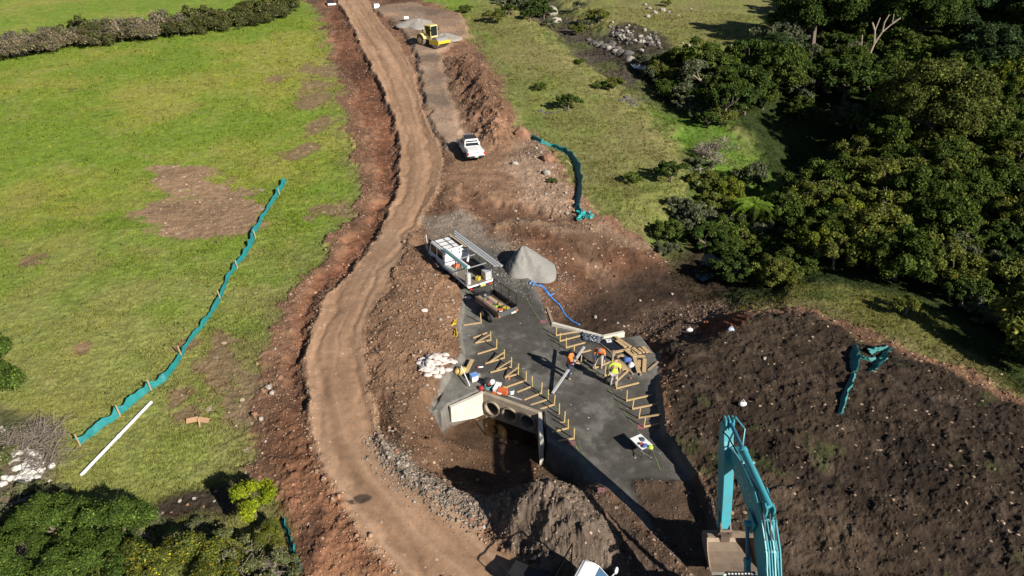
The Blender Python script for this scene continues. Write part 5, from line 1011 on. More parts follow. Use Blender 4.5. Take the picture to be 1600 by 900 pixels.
# ---------------------------------------------------------------- clutter: helper for lumpy cloth or bags
def lump(name, px, py, size, m, label, cat, group=None, seed=0, z=0., jit=.16, rz=0., extra=None):
    e = empty(name, P(px, py), rz, label, cat, group); b = MB(); b.ico((0,0,size[2]*.42+z), 1, size, jit, 2, seed); b.build('bag' if 'bag' in name or 'sack' in name else 'body', m, e, smooth='all')
    if extra: extra(e)
    return e
def tie(size, m='black_cloth', at=(0,0,1)):
    def f(e): b = MB(); b.tube([(-size*.5,0,size*.5),(0,0,size*1.25),(size*.5,0,size*.5)], .02, 6); b.build('strap', m, e)
    return f
# white sacks
rnd = random.Random(21); k = 0
for i in range(75):
    u, v = rnd.uniform(655, 710), rnd.uniform(553, 588)
    if (u-683)**2/27**2 + (v-569)**2/15**2 > 1: continue
    lay = rnd.choice((0,0,.14,.26)); lay *= max(0, 1 - ((u-683)**2/24**2 + (v-569)**2/13**2))
    p = P(u, v); e = empty('sandbag', p + V3((0,0,lay)), rnd.uniform(0,6.28), 'white sandbag in the heap beside the grey pad', 'sandbag', 'heap of white sandbags'); b = MB(); b.ico((0,0,.09), 1, (.25,.16,.09), .2, 2, i); b.ico((.25,0,.09), .05, (1,1.2,.8), .1, 1, i); b.build('sack', 'sack', e, smooth='all'); k += 1
for px, py, lb in ((668,587,'white sandbag lying apart at the lower left of the heap'),(683,589,'white sandbag lying apart under the middle of the heap'),(663,486,'white rag-like bag alone on the rubble left of the trailer'),(731,466,'small white bag beside the truck tray corner')):
    lump('sandbag', px, py, (.24,.16,.11), 'sack', lb, 'sandbag', None, px)
for px, py, lb in ((1077,517,'white bag with dark folds on the mud bank, left of its twin'),(1142,516,'grey-blue bag on the mud beside the orange-red strip'),(1160,632,'white bag sitting on the dark fill above the excavator boom')):
    lump('rubbish_bag', px, py, (.20,.15,.13), 'white_cloth' if px != 1142 else mat('grey_cloth', (.35,.42,.52), .8), lb, 'bag', None, px, jit=.22, extra=tie(.25, 'white_cloth')); 
# clutter on the headwall
def small(name, px, py, parts, label, cat, rz=0., z=0.):
    e = empty(name, P(px, py, z), rz, label, cat)
    for nm, fn, m in parts: b = MB(); fn(b); b.build(nm, m, e)
    return e
pail = lambda r, h: (lambda b: b.tube([(0,0,0),(0,0,h)], [r*.85, r], 14))
small('coiled_hose', 763,606,[('coil', lambda b: [b.tube([(cos(a/16*2*pi)*(.24-.03*j), sin(a/16*2*pi)*(.24-.03*j), .05+.05*j) for a in range(17)], .03, 6) for j in range(3)], 'glass_green'), ('strap', lambda b: b.bar((.1,.1,.06),(.3,.3,.06),.04,.02), 'black_plastic')],'green coiled hose on the culvert headwall','hose')
small('backpack', 762,601,[('bag', lambda b: b.ico((0,0,.2),1,(.26,.22,.24),.1,2,3), 'black_cloth'), ('pocket', lambda b: b.ico((.1,-.14,.15),1,(.16,.1,.13),.1,1,3), 'red_plastic')],'black and red bag behind the green coiled hose','bag')
small('helmet', 752,608,[('shell', lambda b: b.ico((0,0,.08),.15,(1,1,.8),0,2,1), 'red_plastic'), ('brim', lambda b: b.cyl((0,0,.02),(0,0,.04),.18,16), 'red_plastic')],'dark red round container at the left end of the headwall clutter','container')
small('helmet', 769,602,[('shell', lambda b: b.ico((0,0,.25),.15,(1.1,1,.8),0,2,1), 'white_paint'), ('brim', lambda b: b.cyl((0,0,.18),(0,0,.20),.18,16), 'white_paint')],'white helmet on top of the black bag','helmet')
small('foam_box', 777,609,[('box', lambda b: b.box((0,0,.12),(.28,.62,.22)), 'white_cloth'), ('lid', lambda b: b.box((0,0,.245),(.31,.65,.03)), 'white_paint')],'long pale box lying beside the orange pump','box',-.3)
small('pump', 786,615,[('housing', lambda b: b.box((0,0,.15),(.5,.3,.28)), 'orange_plastic'), ('frame', lambda b: [b.bar((-.3,y,.02),(.3,y,.02),.04) for y in (-.18,.18)], 'black_plastic'), ('inlet', lambda b: b.cyl((.25,0,.15),(.42,0,.15),.07,10), 'steel')],'orange pump on the headwall between the pale box and the pails','pump',-.35)
small('orange_bag', 777,616,[('bag', lambda b: b.ico((0,0,.08),1,(.36,.16,.1),.15,2,8), 'orange_plastic'), ('strap', lambda b: b.tube([(-.2,0,.1),(0,.05,.24),(.2,0,.1)],.015,5), 'black_cloth')],'flat orange bag left of the orange pump','bag',-.3)
small('pail', 781,620,[('pail', pail(.17,.10), 'white_paint'), ('lid', lambda b: b.cyl((0,0,.10),(0,0,.125),.185,18), 'white_paint')],'white round lid-topped tub at the front of the headwall','tub')
small('pail', 799,615,[('pail', pail(.16,.28), 'white_paint'), ('lid', lambda b: b.cyl((0,0,.28),(0,0,.30),.17,16), 'steel')],'white pail with grey lid right of the orange pump','pail')
small('toolbag', 790,610,[('bag', lambda b: b.ico((0,0,.12),1,(.26,.18,.15),.18,2,5), 'tan_bag'), ('handle', lambda b: b.tube([(-.12,0,.22),(0,0,.34),(.12,0,.22)],.015,5), 'black_cloth')],'tan tool bag above the orange pump','bag')
small('level', 803,622,[('bar', lambda b: b.bar((-.3,.16,.03),(.45,-.22,.03),.07,.05), 'aluminium'), ('end', lambda b: b.box((.45,-.22,.03),(.08,.06,.06)), 'red_plastic')],'silver and red spirit level lying right of the pails','spirit level')
small('orange_board', 806,627,[('board', lambda b: b.bar((-.4,.18,.03),(.4,-.16,.03),.09,.03), 'orange_plastic')],'thin orange strip lying on the headwall edge','strip')
small('drink_cooler', 741,594,[('box', lambda b: b.box((0,0,.17),(.36,.30,.32)), 'white_cloth'), ('lid', lambda b: b.box((0,0,.36),(.40,.34,.06)), mat('cooler_blue', (.12,.28,.6), .5, dirt=.6, dcol=(.5,.6,.75)))],'blue-lidded cooler standing between the tan bag and the headwall','cooler',.5)
small('planks_stub', 749,590,[('block', lambda b: b.box((0,0,.12),(.12,.12,.3)), 'weathered_timber')],'dark short post right of the blue-lidded cooler','post')
lump('canvas_bag', 719,582,(.36,.30,.24),'tan_bag','crumpled yellow-tan bag at the head of the white pole','bag',None,31,jit=.2,extra=tie(.3))
o = empty('pole', P(727,592), 0, 'white pole leaning from the crumpled tan bag towards the headwall', 'pole'); b = MB(); b.tube([P(721,584,.5), P(734,606,.15)], .035, 8); b.build('pole', 'pvc', o, world=True)
o = empty('marker_tube', P(750,575,.04), 0, 'small red and white tube lying among the left-hand boards', 'tube'); a1, b1 = P(746,575,.04), P(755,574,.04); b = MB(); b.cyl(a1, b1, .04, 8); b.build('tube', 'pvc', o, world=True); b = MB(); b.cyl(a1 - (b1-a1)*.1, a1 + (b1-a1)*.2, .045, 8); b.build('cap', 'red_plastic', o, world=True)
lump('ball', 795,592,(.07,.07,.07),'orange_plastic','small orange ball between two left-hand boards','ball',None,1,jit=.02)
lump('clothes_bag', 979,565,(.26,.20,.22),'blue_cloth','dark blue bag among the loose timber','bag',None,5,jit=.2,extra=tie(.22)); lump('clothes_bag', 986,572,(.20,.24,.16),'white_cloth','white bag beside the dark blue bag among the loose timber','bag',None,6,jit=.2,extra=tie(.2,'white_cloth'))
lump('survey_paint', 985,592,(.06,.06,.09),'pink_plastic','small pink spray can on a board near the yellow-shirted worker','spray can',None,7,jit=.02)

# ---------------------------------------------------------------- wheelbarrow
wb = empty('wheelbarrow', P(1010,713), R(30), 'white wheelbarrow loaded with blue and lime clothing on the grey pad', 'wheelbarrow')
b = MB(); n_o = [(-.34,.0),(.34,.0),(.30,.9),(-.30,.9)]; b.loft([[(-.2,.25,.28),(.2,.25,.28),(.2,.75,.28),(-.2,.75,.28)],[(-.36,.0,.62),(.36,.0,.62),(.36,1.0,.62),(-.36,1.0,.62)]]); b.build('tray', 'white_paint', wb)
for s in (-1, 1): b = MB(); b.tube([(s*.3,-.65,.60),(s*.25,0,.34),(s*.08,1.05,.2)], .022, 6); b.build('handle', 'aluminium', wb); b = MB(); b.tube([(s*.25,.1,.36),(s*.27,.05,0)], .02, 5); b.build('leg', 'black_plastic', wb)
wheel(wb, .001, 1.1, .19, .09); wb.scale = (.88,.88,.88)
for nm, c, sz_, m_, lb in (('jacket',(-.08,.15,.66),(.22,.18,.1),'blue_cloth','blue jacket in the white wheelbarrow'),('vest',(.12,-.1,.66),(.16,.22,.1),'hivis_yellow','lime yellow vest hanging over the wheelbarrow'),('rag',(-.16,.35,.68),(.14,.1,.07),'red_plastic','small red rag in the wheelbarrow'),('tub',(.14,.62,.60),(.20,.26,.12),mat('slate_plastic', (.06,.08,.10), .5),'dark grey tub in the front of the wheelbarrow')):
    e = empty(nm, wb.matrix_basis @ V3(c), R(30), lb, nm); e.scale = (.7,.7,.6); b = MB(); b.ico((0,0,0), 1, sz_, .15, 2, 3); b.build('cloth' if nm != 'tub' else 'tub_shell', m_, e, smooth='all')

# ---------------------------------------------------------------- piles of gravel
def pile(name, px, py, rx, ry, h, m, label, rz=0., seed=0, peak=(0, 0), ns=30):
    e = empty(name, P(px, py, -.05), rz, label, 'gravel pile'); V = []; F = []; nr_, nt = ns, 72
    for i in range(nr_ + 1):
        t = i / nr_
        for j in range(nt):
            a = 2*pi*j/nt; w = 1 + .10*math.sin(3*a+seed) + .07*math.sin(5*a+seed*2); x = rx*t*w*cos(a) + peak[0]*(1-t)**.8; y = ry*t*w*sin(a) + peak[1]*(1-t)
            V.append([x, y, h*max(0, 1.08 - math.sqrt(t*t + .012)) / 1.0 * (1 if t < .97 else .3)])
    V = np.array(V); V[:, 2] += ((.5 - np.abs(fbm(V[:, 0] * 1.6, V[:, 1] * .8, 1.2, 4, seed))) * .13 + fbm(V[:, 0], V[:, 1], 7, 3, seed+4) * .06) * min(1, h) * np.clip(V[:, 2] / h * 4, 0, 1); V[-nt:, 2] = -.15
    F = [(i*nt+j, i*nt+(j+1)%nt, (i+1)*nt+(j+1)%nt, (i+1)*nt+j) for i in range(nr_) for j in range(nt)]
    MB().add(V, F).build('heap', m, e, smooth='all'); return e
pile('gravel_pile', 829, 421, 1.8, 1.8, 1.7, 'gravel_grey', 'pale grey cone of gravel beside the works truck', 0, 3, (-.55, .35))
pile('gravel_pile', 652, 38, 2.9, 3.2, .9, mat('gravel_tan', (.30,.27,.24), .95, dirt=.5, dscale=5, bump=.6), 'flat grey gravel heap left behind the roller', .2, 5)
pile('gravel_pile', 694, 58, 2.6, 2.2, .6, mat('gravel_tan', (.30,.27,.24)), 'smaller grey gravel heap directly behind the roller cab', -.3, 9)
_c = P(831, 424); t = rng.normal(size=(2600, 2)) * [1.6, 1.5] + [_c.x, _c.y - .3]; k = (np.hypot((t[:, 0] - _c.x) / 1.9, (t[:, 1] - _c.y) / 2.0) > .93); t = t[k]
stones('spilled_gravel', t[:, 0], t[:, 1], .03 * np.exp(rng.normal(size=len(t)) * .4), np.array([.27,.255,.225]) * rng.uniform(.6, 1.3, (len(t), 1)), 'grey gravel spilled round the foot of the gravel cone')
small('survey_block', 635,34,[('block', lambda b: b.box((0,0,.5),(.7,.4,.35)), 'white_paint')],'white block on the left end of the far gravel heap','block',.3,.1)
small('concrete_block', 588,12,[('block', lambda b: b.box((0,0,.3),(1.0,.9,.6), taper=(.8,.7)), 'white_paint')],'white block beside the haul road at the top edge','block',.5)

# ---------------------------------------------------------------- teal sediment fences
def ribbon(e, pts, hs, m='teal_mesh', tilt=.35, seed=0, nsub=10, nz=7, name='mesh_sheet', fold=.05, side_=1):
    P3 = [P(*p) for p in pts]; V = []; rnd = random.Random(seed); tot = (len(P3)-1)*nsub
    for i in range(len(P3)-1):
        for k in range(nsub + (i == len(P3)-2)):
            t = k/nsub; p = P3[i].lerp(P3[i+1], t); d = (P3[i+1]-P3[i]).normalized(); n = V3((-d.y, d.x, 0)).normalized()*side_; s_ = i*nsub+k; h = .72 * (hs[i]*(1-t)+hs[i+1]*t) * (1 - .22*math.sin(pi*t) + .1*math.sin(s_*.9+seed)); s_ = i*nsub+k
            gz = float(HQ(p.x, p.y))
            for j in range(nz):
                v = j/(nz-1); fo = fold*math.sin(j*2.6 + .25*math.sin(s_*.35) + seed) + .03*rnd.uniform(-1,1)*(0<j<nz-1)
                q = V3((p.x, p.y, gz + .01)) + V3((0,0,1))*h*v*cos(tilt) + n*(h*v*sin(tilt) + fo)
                V.append(q)
    cnt = len(V)//nz; F = [(i*nz+j, (i+1)*nz+j, (i+1)*nz+j+1, i*nz+j+1) for i in range(cnt-1) for j in range(nz-1)]
    V2 = [v + V3((.008,.008,.004)) for v in V]; o = len(V); F2 = [tuple(k+o for k in f[::-1]) for f in F]
    MB().add(V + V2, F + F2).build(name, m, e, world=True, smooth='all')
fe = empty('sediment_fence', P(238,603), 0, 'long teal mesh fence with timber stakes running diagonally across the left paddock', 'mesh fence')
fl = [(127,696),(158,672),(190,649),(214,628),(238,609),(262,594),(283,562),(290,546),(306,524),(320,508),(345,470),(358,436),(372,416),(386,398),(396,382),(400,366),(412,342),(426,320),(438,302),(449,284)]
ribbon(fe, fl, [.62,.68,.72,.75,.72,.7,.45,.35,.45,.45,.5,.45,.6,.6,.75,.75,.5,.55,.75,.8], seed=2, tilt=.75, side_=1, fold=.05)
for px, py in ((126,697),(189,651),(237,610),(284,556),(345,468),(372,420),(400,372),(438,306)):
    p = P(px, py); b = MB(); b.bar(p - V3((0,0,.1)), p + V3((-.1,.05,.66)), .05, .04); b.build('stake', 'timber', fe, world=True)
f2 = empty('sediment_fence', P(890,255), 0, 'dark teal mesh fence sagging along the right paddock edge, bunched at its lower end', 'mesh fence')
ribbon(f2, [(828,217),(845,224),(862,230),(880,237),(890,245),(900,262),(903,285),(902,310),(900,325),(905,337)], [.7,.55,.5,.6,.7,.8,.85,.8,.6,.5], seed=5, tilt=.55, side_=1, fold=.08)
b = MB(); rnd = random.Random(8); c = P(914,339)
for i in range(26): q = c + V3((rnd.uniform(-.55,.55), rnd.uniform(-.5,.5), rnd.uniform(.05,.35))); b.ext([(-.2,-.1),(.15,-.16),(.22,.1),(0,.2),(-.18,.08)], q, V3((rnd.gauss(0,1),rnd.gauss(0,1),rnd.gauss(0,.5))).normalized(), V3((rnd.gauss(0,1),rnd.gauss(0,1),rnd.gauss(0,.8))).normalized(), .01)
b.build('bunched_mesh', mat('teal_light', (.02,.34,.33), .6), f2, world=True)
for px, py in ((893,258),(829,219)): p = P(px, py); b = MB(); b.bar(p, p + V3((-.5,-.1,.5)), .05); b.build('stake', 'timber', f2, world=True)
f3 = empty('sediment_fence', P(1326,590), 0, 'torn teal mesh fence fallen in folds on the dark fill', 'mesh fence')
m3 = mat('teal_dusty', (.03,.20,.19), .65, dirt=.6, dscale=2, dcol=(.04,.11,.11))
ribbon(f3, [(1310,648),(1314,625),(1322,605),(1332,586)], [.35,.6,.6,.3], m3, .6, 3, side_=-1, fold=.12)
ribbon(f3, [(1333,583),(1330,568),(1330,555),(1333,543)], [.3,.9,.7,.35], m3, .5, 4, side_=-1, fold=.12)
ribbon(f3, [(1335,552),(1345,560),(1358,564),(1370,564)], [.25,.22,.25,.3], m3, .9, 5, fold=.05)
ribbon(f3, [(1356,580),(1364,572),(1372,562),(1384,545)], [.5,.5,.7,.45], m3, .9, 6, side_=-1, fold=.12)
ribbon(f3, [(1362,556),(1372,550),(1386,544)], [.6,.5,.3], m3, .7, 7, fold=.12); ribbon(f3, [(1368,562),(1378,566),(1386,562)], [.4,.5,.3], m3, .9, 9, fold=.12)
f4 = empty('sediment_fence', P(448,850), 0, 'low teal mesh fence half buried in scrub beside the haul road at the bottom', 'mesh fence')
ribbon(f4, [(438,818),(446,838),(452,858),(458,876),(468,900)], [.45,.4,.45,.4,.4], seed=7, tilt=.7)
# long white pipe and plank on the left paddock
o = empty('pipe', P(183,687), 0, 'long white plastic pipe lying on the left paddock', 'pipe'); a1, b1 = P(128,744,.08), P(237,630,.08); b = MB(); b.cyl(a1, b1, .075, 12); b.build('pipe', 'pvc', o, world=True); b = MB(); b.cyl(a1.lerp(b1,.49), a1.lerp(b1,.51), .09, 12); b.build('coupling', 'pvc', o, world=True)
o = empty('plank_cross', P(310,661), 0, 'bare brown plank pinned to a short stake on the left paddock', 'plank'); mb = mat('red_timber', (.42,.25,.14), .8, dirt=.3)
for q, r_ in (((292,661),(310,658)),((310,658),(327,661))): b = MB(); b.bar(P(*q,.12), P(*r_,.14), .26, .04, (0,-.5,.86)); b.build('board', mb, o, world=True)
b = MB(); b.bar(P(313,668,-.05), P(311,659,.2), .07); b.build('stake', mb, o, world=True)
# blue hose and aluminium screed held over the pad
def hose(name, pts, r, m, label, cat, z=.03):
    p = [P(*q, z) for q in pts]; q2 = []
    for i in range(len(p)-1):
        for k in range(5):
            t = k/5; a0 = p[max(i-1,0)]; a1 = p[i]; a2 = p[i+1]; a3 = p[min(i+2,len(p)-1)]
            q2.append(.5*((2*a1)+(a2-a0)*t+(2*a0-5*a1+4*a2-a3)*t*t+(3*a1-a0-3*a2+a3)*t**3))
    q2.append(p[-1])
    for v in q2: v.z = max(v.z, float(HQ(v.x, v.y)) + r*.6)
    e = empty(name, p[0], 0, label, cat); b = MB(); b.tube(q2, r, 7); b.build('hose', m, e, world=True, smooth='all'); return e
hose('water_hose', [(827,444),(838,443),(850,450),(858,461),(868,472),(876,480),(884,494),(895,503),(906,508)], .055, 'blue_pipe', 'thick blue hose snaking down from the gravel pile to the inlet wall', 'hose')
hose('water_hose', [(832,447),(843,447),(853,456),(858,462),(866,459)], .04, 'blue_pipe', 'short blue hose loop crossing the thick blue hose by the gravel pile', 'hose')
o = empty('screed_bar', P(863,615), 0, 'long pale aluminium bar held up by the worker in the middle of the pad', 'bar'); a1 = PZ(863,615,.08); b1 = PZ(913,542,1.2); b = MB(); b.bar(a1, b1, .11, .09); b.build('bar', 'aluminium', o, world=True)
# marking lines sprayed on the pad
def spray(pts, w, m, label, nm='spray_line'):
    V = []; F = []; p = [P(*q, .012) for q in pts]
    for i, q in enumerate(p):
        d = (p[min(i+1,len(p)-1)] - p[max(i-1,0)]).normalized(); n = V3((-d.y,d.x,0))*w/2; V += [q-n, q+n]
    F = [(2*i,2*i+1,2*i+3,2*i+2) for i in range(len(p)-1)]; o = MB().add(V, F).build(nm, m); tag(o, label, 'paint mark')
def dens(pts, n=8): return [(a[0]+(b[0]-a[0])*k/n, a[1]+(b[1]-a[1])*k/n) for a, b in zip(pts, pts[1:]) for k in range(n)] + [pts[-1]]
spray(dens([(820,462),(832,482),(850,510),(870,535),(900,560),(940,592),(960,620),(980,650),(1000,678),(1018,700),(1032,735)]), .028, 'spray_green', 'thin green sprayed line down the right side of the grey pad')
spray(dens([(768,520),(790,552),(820,585),(850,615),(876,645),(900,680),(915,720)]), .022, 'spray_green', 'faint green sprayed line beside the left row of pegs')
spray(dens([(900,697),(905,710),(914,722)],3), .05, 'spray_green', 'bright green sprayed dash near the lower end of the left peg row')
for px, py in ((848,503),(1001,667),(940,767),(893,693)): o = P(px,py,.012); b = MB(); b.ext([(cos(a*.63)*.2*(1+.3*math.sin(a*2.3)), sin(a*.63)*.2) for a in range(10)], o, (1,0,0), (0,1,0), .004); tag(b.build('spray_mark','spray_pink'), {848:'pink spray spot at the top corner of the inlet wall',1001:'pink spray spot at the foot of the last right-hand peg',940:'pink spray spot on the lower strip of the pad',893:'pink spray spot under the last left-hand peg'}[px], 'paint mark')
# yellow plant-tag wires on the rubble
for px, py, lb in ((710,505,'crumpled yellow tape on the rubble left of the trailer, upper piece'),(712,520,'crumpled yellow-orange tape on the rubble below the upper piece')):
    e = empty('marker_tape', P(px,py), 0, lb, 'tape'); b = MB(); rnd = random.Random(px); pts = [V3((rnd.uniform(-.16,.16), rnd.uniform(-.5,.5), .03+.12*rnd.random())) for _ in range(14)]; b.tube(pts, .03, 4); b.build('tape', 'yellow_plastic', e)

# ---------------------------------------------------------------- boulders and creek rocks
def rock(px, py, s, m, label, group=None, seed=0, sq=None, sink=.45, nm='boulder'):
    if group: s *= .62
    rnd = random.Random(seed + int(px)*7 + int(py)); sq = sq or (rnd.uniform(.8,1.3), rnd.uniform(.7,1.1), rnd.uniform(.5,.85)); b = MB(); b.ico((0,0,0), s, sq, .13, 2 if s > .25 else 1, seed + int(px))
    o = b.build(nm, m); o.location = P(px, py, s*sq[2]*(1-sink) - s*.2); o.rotation_euler = (rnd.uniform(-.3,.3), rnd.uniform(-.3,.3), rnd.uniform(0,6.28)); return tag(o, label, 'rock', group)
rock(815,218,.85,'rock_brown','large brown earth-covered boulder at the upper end of the dark teal fence',seed=1,sq=(1.0,.9,1.1)); rock(811,207,.4,'rock_brown','smaller orange-brown boulder on top of the large brown one',seed=2)
rock(854,272,.45,'rock_pale','pale square boulder on the stony slope left of the dark teal fence',seed=3); rock(805,256,.35,'rock_pale','pale flat rock at the left foot of the stony slope',seed=4); rock(856,250,.55,'rock_brown','curved brown rock between the pale square boulder and the large brown one',seed=5)
for i, (px,py,s) in enumerate([(884,302,.28),(853,303,.25),(886,334,.25),(875,331,.2),(863,262,.25),(845,238,.3),(836,245,.25),(826,240,.25),(880,266,.2),(806,330,.25),(808,342,.25),(838,232,.3)]): rock(px,py,s,'rock_pale','loose pale stone on the stony slope left of the dark teal fence','stones on the stony slope',i)
rock(863,22,1.3,'rock_pale','big grey boulder at the head of the rocky creek',seed=6); rock(868,34,1.1,'rock_pale','pale boulder just below the big grey boulder at the creek head',seed=7)
rnd = random.Random(31)
for i in range(110):
    t = rnd.random(); px = 955 + 75*t + rnd.gauss(0,3); py = 48 + 22*t + rnd.gauss(0, 6.5); rock(px, py, rnd.uniform(.28,.7), rnd.choice(['rock_pale','rock_dark','rock_dark']), 'pale jagged rock in the outcrop above the creek', 'pale rock outcrop above the creek', i, (1.0,.7,.7))
for i in range(26):
    t = rnd.random(); rock(905 + 80*t + rnd.gauss(0,2), 62 + 27*t + rnd.gauss(0,3), rnd.uniform(.5,1.1), rnd.choice(['rock_pale','rock_dark','rock_dark']), 'rock along the bed of the upper creek', 'rocks in the upper creek bed', i)
for i, (px,py,s) in enumerate([(1015,14,.9),(1024,20,.8),(1035,17,.7),(1008,8,.6),(1045,20,.5),(1060,24,.4),(1080,14,.4),(1012,26,.8),(985,96,1.1),(998,92,.8),(1075,72,.6),(1085,76,.5),(1066,68,.4)]): rock(px,py,s,'rock_pale','weathered rock on the slope beyond the creek','rocks on the far slope',i)
for i in range(26): rock(968+rnd.gauss(18,13), 157+rnd.gauss(0,4.5), rnd.uniform(.25,.55), 'rock_dark', 'dark flat rock in the black patch on the right paddock', 'black rock patch on the right paddock', i, (1.3,1.2,.3))
for i in range(8): rock(864+rnd.gauss(0,9), 173+rnd.gauss(0,2), rnd.uniform(.25,.5), 'rock_dark', 'dark flat rock left of the dark green bush on the right paddock', 'dark rocks beside the dark green bush', i, (1.3,1.1,.3))
for i in range(90): rock(46+rnd.gauss(0,13), 732+rnd.gauss(0,17), rnd.uniform(.14,.34), mat('rock_white', (.58,.56,.52), .9, dirt=.7, dscale=3, dcol=(.22,.20,.16), bump=.5), 'whitish rock in the heap at the left edge', 'heap of whitish rocks at the left edge', i)
for i in range(7): rock(8+rnd.gauss(0,10), 676+rnd.gauss(0,5), rnd.uniform(.12,.25), 'rock_pale', 'grey rock beside the dead grey branches at the left edge', 'grey rocks at the left edge', i)
for i, (px,py,s) in enumerate([(430,545,.16),(438,590,.3),(420,605,.35),(412,612,.25),(425,615,.3),(398,648,.22),(408,655,.25),(392,700,.18),(415,690,.15),(405,745,.12),(384,740,.1),(293,789,.12),(281,783,.16),(318,792,.11),(303,779,.14),(268,801,.1),(335,783,.12)]): rock(px,py,s,'rock_brown' if i % 2 else 'rock_pale','grey rock at the broken left edge of the haul road cutting','grey rocks left of the haul road',i)
for i in range(44):
    t = rnd.random(); q = [(600,696),(640,750),(700,795),(760,830)]; k = min(2, int(t*3)); f = t*3-k; rock(q[k][0]+(q[k+1][0]-q[k][0])*f+rnd.gauss(6,7), q[k][1]+(q[k+1][1]-q[k][1])*f+rnd.gauss(-3,5), rnd.uniform(.09,.2), rnd.choice(['rock_pale','rock_brown','rock_dark']), 'rock in the stony shoulder on the outer side of the road bend', 'rocks on the outer road shoulder', i)
for i, (px,py,s) in enumerate([(707,470,.2),(700,496,.2),(688,500,.18),(697,478,.15),(652,455,.15),(630,470,.14),(680,430,.16),(620,520,.12),(655,520,.13),(700,448,.15),(668,602,.12),(678,608,.13),(760,652,.1),(930,496,.25),(965,505,.25),(975,510,.2),(945,500,.18),(1000,470,.22),(1050,460,.18),(1063,492,.2),(1195,560,.2)]): rock(px,py,s,'rock_pale','loose pale rock on the worked earth','loose pale rocks on the worked earth',i)
# water: creek pool and outlet puddle
def pool(px_pts, z, name, c):
    m_, N_, L_, b_ = newmat(name + '_surface'); b_.inputs['Base Color'].default_value = (*c, 1); b_.inputs['Roughness'].default_value = .08
    w = [PZ(*p, z) for p in px_pts]; o = MB().add(w, [tuple(range(len(w)))]).build(name, m_); tag(o, kind='structure')
pool([(1082,428),(1092,408),(1108,390),(1135,380),(1142,400),(1122,428),(1098,440)], -1.72, 'creek_water', (.006,.01,.014))
pool([(985,100),(1000,96),(1020,104),(1030,112),(1010,112),(990,106)], P(1005,104).z + .25, 'stream_water', (.02,.03,.045))
c = P(790,665); pool([(745,660),(770,648),(800,655),(838,672),(848,700),(800,690),(760,680)], -1.31, 'outlet_puddle', (.03,.017,.008))

